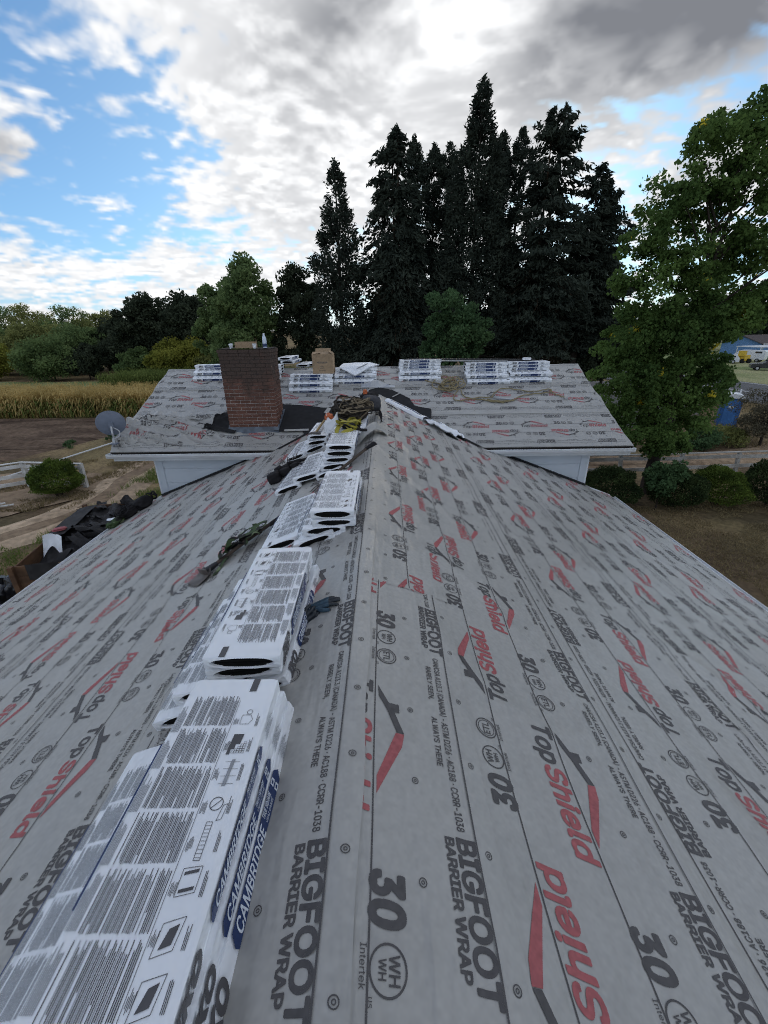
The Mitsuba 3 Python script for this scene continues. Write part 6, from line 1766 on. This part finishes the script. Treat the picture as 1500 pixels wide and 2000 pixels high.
# dump trailer full of torn felt
tk_ = thing('dump_trailer', 'wooden sided dump trailer standing below the left eave', 'trailer')
o = np.array([-8.85, 8.80, 0]); ex_ = unit(np.array([1.0, 0.20, 0])); ey_ = unit(np.array([-0.20, 1.0, 0]))
tp_ = lambda a, b, z: o + ex_ * a + ey_ * b + np.array([0, 0, ZG + z])
TW, TLn = 1.95, 3.9
Rt = np.stack([ex_, ey_, [0, 0, 1]], 1)
for r in range(3):
    z = 0.90 + 0.27 * r
    for (p, q) in ((tp_(0, 0, z), tp_(TW, 0, z)), (tp_(0, 0, z), tp_(0, TLn, z)), (tp_(TW, 0, z), tp_(TW, TLn, z)), (tp_(0, TLn, z), tp_(TW, TLn, z))):
        put('side_plank', MB().beam(p + [0, 0, 0.13], q + [0, 0, 0.13], 0.04, 0.258 + RNG.uniform(-0.006, 0.006), up=(0, 0, 1)), 'plank_wood', tk_)
for (a, b) in ((-0.05, -0.06), (TW + 0.05, -0.06), (-0.06, TLn / 2), (-0.05, TLn + 0.05), (TW + 0.05, TLn + 0.05)):
    put('corner_post', MB().box(tp_(a, b, 1.20), (0.11, 0.11, 1.06), Rt), 'plank_wood', tk_)
put('bed', MB().box(tp_(TW / 2, TLn / 2, 0.84), (TW + 0.1, TLn + 0.1, 0.10), Rt), 'black_metal', tk_)
put('hitch', MB().beam(tp_(TW / 2, -0.1, 0.6), tp_(TW / 2, -1.3, 0.55), 0.10, 0.10).box(tp_(TW / 2, -1.3, 0.5), (0.14, 0.2, 0.25), Rt), 'black_metal', tk_)
for sx in (-0.16, TW + 0.16):
    for by in (1.7, 2.5):
        c = tp_(sx, by, 0.36)
        put('wheel', MB().tube([c - ex_ * 0.11, c + ex_ * 0.11], 0.36, 20), 'rubber', tk_, smooth=40)
    put('fender', MB().box(tp_(sx, 2.1, 0.78), (0.28, 1.7, 0.03), Rt), 'black_metal', tk_)
dbk = thing('roofing_debris', 'heap of torn black roofing felt piled in the trailer', 'debris')
g1, g2 = np.meshgrid(np.linspace(0.03, TW - 0.03, 40), np.linspace(0.35, TLn - 0.03, 70), indexing='ij')
hz_ = 1.12 + 0.42 * np.clip((g2 - 0.3) / 1.6, 0, 1) * (0.75 + 0.5 * mk.fbm(np.stack([g1 * 1.4, g2 * 1.4, 0 * g1], -1), 3, 4)) + 0.16 * (1 - np.abs(2 * mk.fbm(np.stack([g1 * 3.4 + g2, g2 * 2.1, 0 * g1], -1), 3, 5) - 1)) ** 2
Pz = o + g1[..., None] * ex_ + g2[..., None] * ey_; Pz[..., 2] = ZG + hz_
put('heap', MB().grid(Pz), 'black_felt', dbk, smooth=45)
rg = np.random.default_rng(31)
for j in range(34):
    c = tp_(rg.uniform(0.0, TW), rg.uniform(0.4, TLn + 0.1), 1.52 + rg.uniform(-0.22, 0.22)); w, l = rg.uniform(0.2, 0.5), rg.uniform(0.4, 1.0)
    u, v = np.meshgrid(np.linspace(-1, 1, 9), np.linspace(-1, 1, 7), indexing='ij')
    Rr = trimesh.transformations.euler_matrix(rg.normal(0, 0.35), rg.normal(0, 0.35), rg.uniform(0, 6.28))[:3, :3]
    q = np.stack([u * l / 2 * (1 + 0.15 * mk.noise(np.stack([v * 3, u * 0 + j, u * 0], -1), 2)), v * w / 2, 0.12 * (mk.fbm(np.stack([u * 1.5 + j, v * 1.5, 0 * u], -1), 2, j) - 0.5) * 2], -1) @ Rr.T + c
    put('torn_sheet', MB().grid(q).grid(q[::-1] - [0, 0, 0.004]), 'black_felt', dbk, smooth=45)
q = np.stack([*np.meshgrid(np.linspace(0, 2.2, 20), np.linspace(0, 0.55, 8), indexing='ij'), np.zeros((20, 8))], -1)
q[..., 2] = 0.10 * mk.fbm(np.stack([q[..., 0] * 1.2, q[..., 1] * 3, 0 * q[..., 0]], -1), 2, 6) + 0.12 * q[..., 1]
q = q @ np.stack([ey_, ex_, [0, 0, 1]], 1).T + tp_(-0.1, 1.5, 1.68)
put('torn_sheet', MB().grid(q).grid(q[::-1] - [0, 0, 0.004]), 'black_felt', dbk, smooth=45)
put('hanging_sheet', MB().grid(np.stack([np.stack([tp_(0.25 + 0.09 * i, -0.04 - 0.02 * math.sin(i * 1.3), 1.75 - 0.085 * j) for j in range(6)]) for i in range(9)])), 'black_felt', dbk, smooth=45)
wk = thing('white_sheet', 'white torn plastic sheet sticking up from the trailer debris', 'plastic sheet')
c0 = tp_(0.36, 0.95, 1.62)
u, v = np.meshgrid(np.linspace(0, 1, 14), np.linspace(0, 1, 10), indexing='ij')
q = c0 + (-0.25 + u * 0.42)[..., None] * ex_ + (0.15 * np.sin(u * 3) + 0.25 * v)[..., None] * ey_ + ((0.10 + 0.16 * np.abs(2 * u - 1)) * (2 * v - 1) + 0.06 + 0.10 * np.sin(u * 4))[..., None] * np.array([0, 0, 1.0])
put('film', MB().grid(q).grid(q[::-1] - [0, 0.003, 0]), 'wrap_film', wk, smooth=50)
rk = thing('red_wrapper', 'small red and white wrapper lying on the trailer debris', 'plastic wrapper')
put('film', lump(tp_(0.25, 1.75, 1.86), (0.34, 0.15, 0.09), Rt @ rot([0, 0, 1], 0.4), 3, 0.3), 'ink_red', rk, smooth=True)
wk = thing('white_scrap', 'small white paper scrap at the eave side of the trailer debris', 'paper scrap')
put('paper', lump(tp_(1.45, 2.3, 1.80), (0.4, 0.18, 0.05), Rt, 4, 0.3), 'wrap_film', wk, smooth=True)
for j, (x, y, z, s) in enumerate(((-10.35, 9.75, 0.32, (0.8, 0.9, 0.7)), (-10.9, 9.2, 0.25, (0.7, 0.7, 0.55)), (-9.75, 9.6, 0.55, (0.6, 0.5, 0.9)), (-9.7, 8.7, 0.3, (0.8, 0.8, 0.6)))):
    gk_ = thing('rubbish_bag', ('shiny black rubbish bag left of the trailer corner', 'black rubbish bag furthest left on the ground', 'tall black rubbish bag against the trailer corner', 'black rubbish bag nearest the eave before the trailer')[j], 'rubbish bag', 'black rubbish bags by the trailer')
    put('sack', lump((x, y, ZG + z), s, None, 30 + j, 0.35, 4, 2.4), 'black_plastic', gk_, smooth=True)
    put('tied_neck', MB().tube([(x, y, ZG + z + s[2] * 0.45), (x + 0.05, y + 0.04, ZG + z + s[2] * 0.72)], [0.05, 0.09], 8), 'black_plastic', gk_)

# portable toilet
pt = thing('portable_toilet', 'blue portable toilet with a white rounded roof at the right', 'portable toilet')
pc3 = np.array([25.2, 31.3, ZG])
Rp = rot([0, 0, 1], -0.55)
pb = lambda mb, c, s: mb.box(pc3 + Rp @ np.array(c), s, Rp)
put('base', pb(MB(), (0, 0, 0.08), (1.2, 1.2, 0.16)), 'toilet_blue', pt)
w_ = MB()
for c, s in (((-0.56, 0, 1.05), (0.06, 1.12, 1.86)), ((0.56, 0, 1.05), (0.06, 1.12, 1.86)), ((0, 0.56, 1.05), (1.12, 0.06, 1.86)), ((-0.47, -0.56, 1.05), (0.18, 0.06, 1.86)), ((0.47, -0.56, 1.05), (0.18, 0.06, 1.86)), ((0, -0.56, 1.92), (0.78, 0.06, 0.12))):
    pb(w_, c, s)
put('walls', w_, 'toilet_blue', pt)
dd_ = put('door', pb(MB(), (0, -0.585, 1.0), (0.74, 0.03, 1.70)), 'toilet_blue_door', pt)
put('sign', pb(MB(), (0.0, -0.605, 1.35), (0.30, 0.01, 0.16)), 'white_plastic', dd_)
put('handle', pb(MB(), (0.30, -0.615, 1.05), (0.05, 0.03, 0.12)), 'black_metal', dd_)
u = np.linspace(0, np.pi, 15); P = np.stack([np.stack([0.66 * np.cos(u), np.full(15, y), 0.30 * np.sin(u) + 1.97], 1) for y in (-0.66, 0.66)], 0)
rf_ = MB().grid((P @ Rp.T + pc3).transpose(1, 0, 2))
for y in (-0.66, 0.66):
    e = np.vstack([np.stack([0.66 * np.cos(u), np.full(15, y), 0.30 * np.sin(u) + 1.97], 1), [[0, y, 1.97]]]) @ Rp.T + pc3
    rf_.add(e, [[i, i + 1, 15] for i in range(14)] + [[i + 1, i, 15] for i in range(14)])
pb(rf_, (0, 0, 1.98), (1.34, 1.34, 0.05))
put('roof', rf_, 'white_plastic', pt, smooth=40)
put('vent_pipe', MB().tube([pc3 + Rp @ np.array([0.4, 0.4, 1.9]), pc3 + Rp @ np.array([0.4, 0.4, 2.5])], 0.05, 8), 'white_plastic', pt)


# cars
def car(name, label, x, y, ang, L, W, Hh, body, kind):
    k = thing(name, label, 'van' if kind == 'van' else 'car')
    R = rot([0, 0, 1], ang); o_ = np.array([x, y, ZG + 0.04])
    if kind == 'van':
        prof = [(-0.5, 0.22), (0.5, 0.22), (0.5, 0.50), (0.44, 0.58), (0.30, 0.95), (0.22, 1.0), (-0.46, 1.0), (-0.5, 0.92)]
        win = [(0.29, 0.62, 0.40, 0.90)]
    else:
        prof = [(-0.5, 0.20), (0.5, 0.20), (0.5, 0.48), (0.46, 0.56), (0.20, 0.62), (0.06, 0.97), (-0.02, 1.0), (-0.40, 0.98), (-0.48, 0.66), (-0.5, 0.60)]
    p = Polygon([(a * L, b * Hh) for a, b in prof]).buffer(-0.06).buffer(0.06, 4)
    m = trimesh.creation.extrude_polygon(p, W, engine='earcut')
    v = np.stack([m.vertices[:, 0], m.vertices[:, 2] - W / 2, m.vertices[:, 1]], 1)
    v[:, 1] *= np.where(v[:, 2] > Hh * 0.62, 0.86, 1.0)
    put('body', (v @ R.T + o_, m.faces[:, ::-1]), body, k, smooth=35)
    for s in (-1, 1):
        for a, b in (((-0.36, -0.13), (-0.10, 0.06)) if kind != 'van' else ((0.10, 0.27), (-0.40, -0.20))):
            put('window', MB().box(o_ + R @ np.array([(a + b) / 2 * L, s * W * 0.445, Hh * 0.79]), ((b - a) * L, 0.03, Hh * 0.22), R), 'glass_dark', k)
    wd = 0.13 if kind != 'van' else 0.37
    put('windscreen', MB().box(o_ + R @ np.array([wd * L, 0, Hh * 0.78]), (0.05, W * 0.74, Hh * 0.26), R @ rot([0, 1, 0], -0.55 if kind != 'van' else -0.36)), 'glass_dark', k)
    for s in (-1, 1):
        for a in (-0.31, 0.32):
            c = o_ + R @ np.array([a * L, s * (W / 2 - 0.08), 0.34])
            wk_ = put('wheel', MB().tube([c - R @ np.array([0, 0.11, 0]), c + R @ np.array([0, 0.11, 0])], 0.34, 18), 'rubber', k, smooth=40)
            put('rim', MB().tube([c - R @ np.array([0, 0.125, 0]), c + R @ np.array([0, 0.125, 0])], 0.2, 14), 'pale_metal', wk_)
    return k


car('parked_car', 'black parked car on the grass beyond the road', 60.0, 69.5, 2.6, 4.9, 1.9, 1.75, 'car_black', 'suv')
car('parked_van', 'white van parked by the blue house', 70.0, 86.5, 2.2, 5.2, 2.0, 2.1, 'car_white', 'van')
car('parked_car', 'white parked car half hidden by the big tree', 63.5, 84.0, 2.5, 4.6, 1.8, 1.5, 'car_white', 'suv')
yk = thing('yellow_machine', 'small yellow machine parked beside the white van', 'machine')
put('body', MB().box((67.2, 84.2, ZG + 0.9), (1.6, 1.4, 1.0), rot([0, 0, 1], 0.4)).box((66.6, 83.9, ZG + 1.7), (0.8, 1.0, 0.9), rot([0, 0, 1], 0.4)), 'yellow_paint', yk)
for s in (-0.6, 0.6):
    put('wheel', MB().tube([(67.2 + s, 83.3, ZG + 0.4), (67.2 + s, 83.6, ZG + 0.4)], 0.4, 14), 'rubber', yk)
# blue house
hk = thing('blue_house', 'low blue house with a brown roof beyond the road', 'house')
hc = np.array([86.0, 107.0, ZG]); Rh = rot([0, 0, 1], 0.30); hb = lambda mb, c, s: mb.box(hc + Rh @ np.array(c), s, Rh)
put('wall', hb(MB(), (6, 0, 1.35), (18, 9, 2.7)), 'house_blue', hk)
gb = [(-3, -4.5, 2.7), (-3, 4.5, 2.7), (-3, 0, 4.2), (-2.9, -4.5, 2.7), (-2.9, 4.5, 2.7), (-2.9, 0, 4.2)]
put('gable', (np.array(gb) @ Rh.T + hc, [[0, 2, 1], [3, 4, 5]]), 'house_blue', hk)
rq = np.array([(-3.6, -5.2, 2.55), (15.6, -5.2, 2.55), (15.6, 0, 4.35), (-3.6, 0, 4.35), (-3.6, 5.2, 2.55), (15.6, 5.2, 2.55)])
put('roof', (np.vstack([rq, rq - [0, 0, 0.15]]) @ Rh.T + hc, [[0, 1, 2], [0, 2, 3], [3, 2, 5], [3, 5, 4], [0, 7, 1], [0, 6, 7], [0, 3, 9], [0, 9, 6], [3, 4, 10], [3, 10, 9]]), 'roof_brown', hk)
put('window', hb(MB(), (2, -4.53, 1.5), (1.5, 0.06, 1.1)), 'glass_dark', hk); put('window', hb(MB(), (9, -4.53, 1.5), (2.2, 0.06, 1.1)), 'glass_dark', hk)
put('fascia', hb(MB(), (6, -5.22, 2.52), (19.2, 0.05, 0.2)), 'white_plastic', hk)
ck_ = thing('carport', 'white flat roofed carport in front of the blue house', 'carport')
cc = np.array([79.5, 95.5, ZG]); cbx = lambda mb, c, s: mb.box(cc + Rh @ np.array(c), s, Rh)
put('roof', cbx(MB(), (0, 0, 2.35), (8, 5, 0.14)), 'white_plastic', ck_)
for a, b in ((-3.8, -2.3), (3.8, -2.3), (-3.8, 2.3), (3.8, 2.3), (0, -2.3)):
    put('post', cbx(MB(), (a, b, 1.15), (0.12, 0.12, 2.3)), 'white_plastic', ck_)
# utility pole and wires
up_ = thing('utility_pole', 'wooden utility pole rising behind the big tree', 'utility pole')
D = 105.0
px, pz = at(0.618, D), H + 0.066 * D
put('pole', MB().tube([(px, D, ZG - 1), (px, D, pz)], [0.20, 0.13], 10), 'old_wood', up_, smooth=60)
put('crossarm', MB().beam((px - 1.3, D, pz - 0.7), (px + 1.3, D, pz - 0.7), 0.12, 0.14), 'old_wood', up_)
for k, x in enumerate((-1.2, -0.5, 0.5, 1.2)):
    put('insulator', MB().tube([(px + x, D, pz - 0.63), (px + x, D, pz - 0.40)], 0.06, 8), 'white_plastic', up_)
    t = np.linspace(0, 1, 30)
    wk_ = thing('power_line', ('outer left', 'inner left', 'inner right', 'outer right')[k] + ' power line strung from the utility pole', 'power line', 'power lines')
    p0, p1 = np.array([px + x, D, pz - 0.40]), np.array([px + x - 60, D + 60, pz + 0.5])
    q0 = np.array([px + x + 85, D - 8, pz + 0.3])
    sag = lambda a, b: a + (b - a) * t[:, None] - np.array([0, 0, 1]) * (1.6 * 4 * t * (1 - t))[:, None]
    put('wire', MB().tube(sag(p0, p1), 0.022, 4, False).tube(sag(p0, q0), 0.022, 4, False), 'black_metal', wk_)
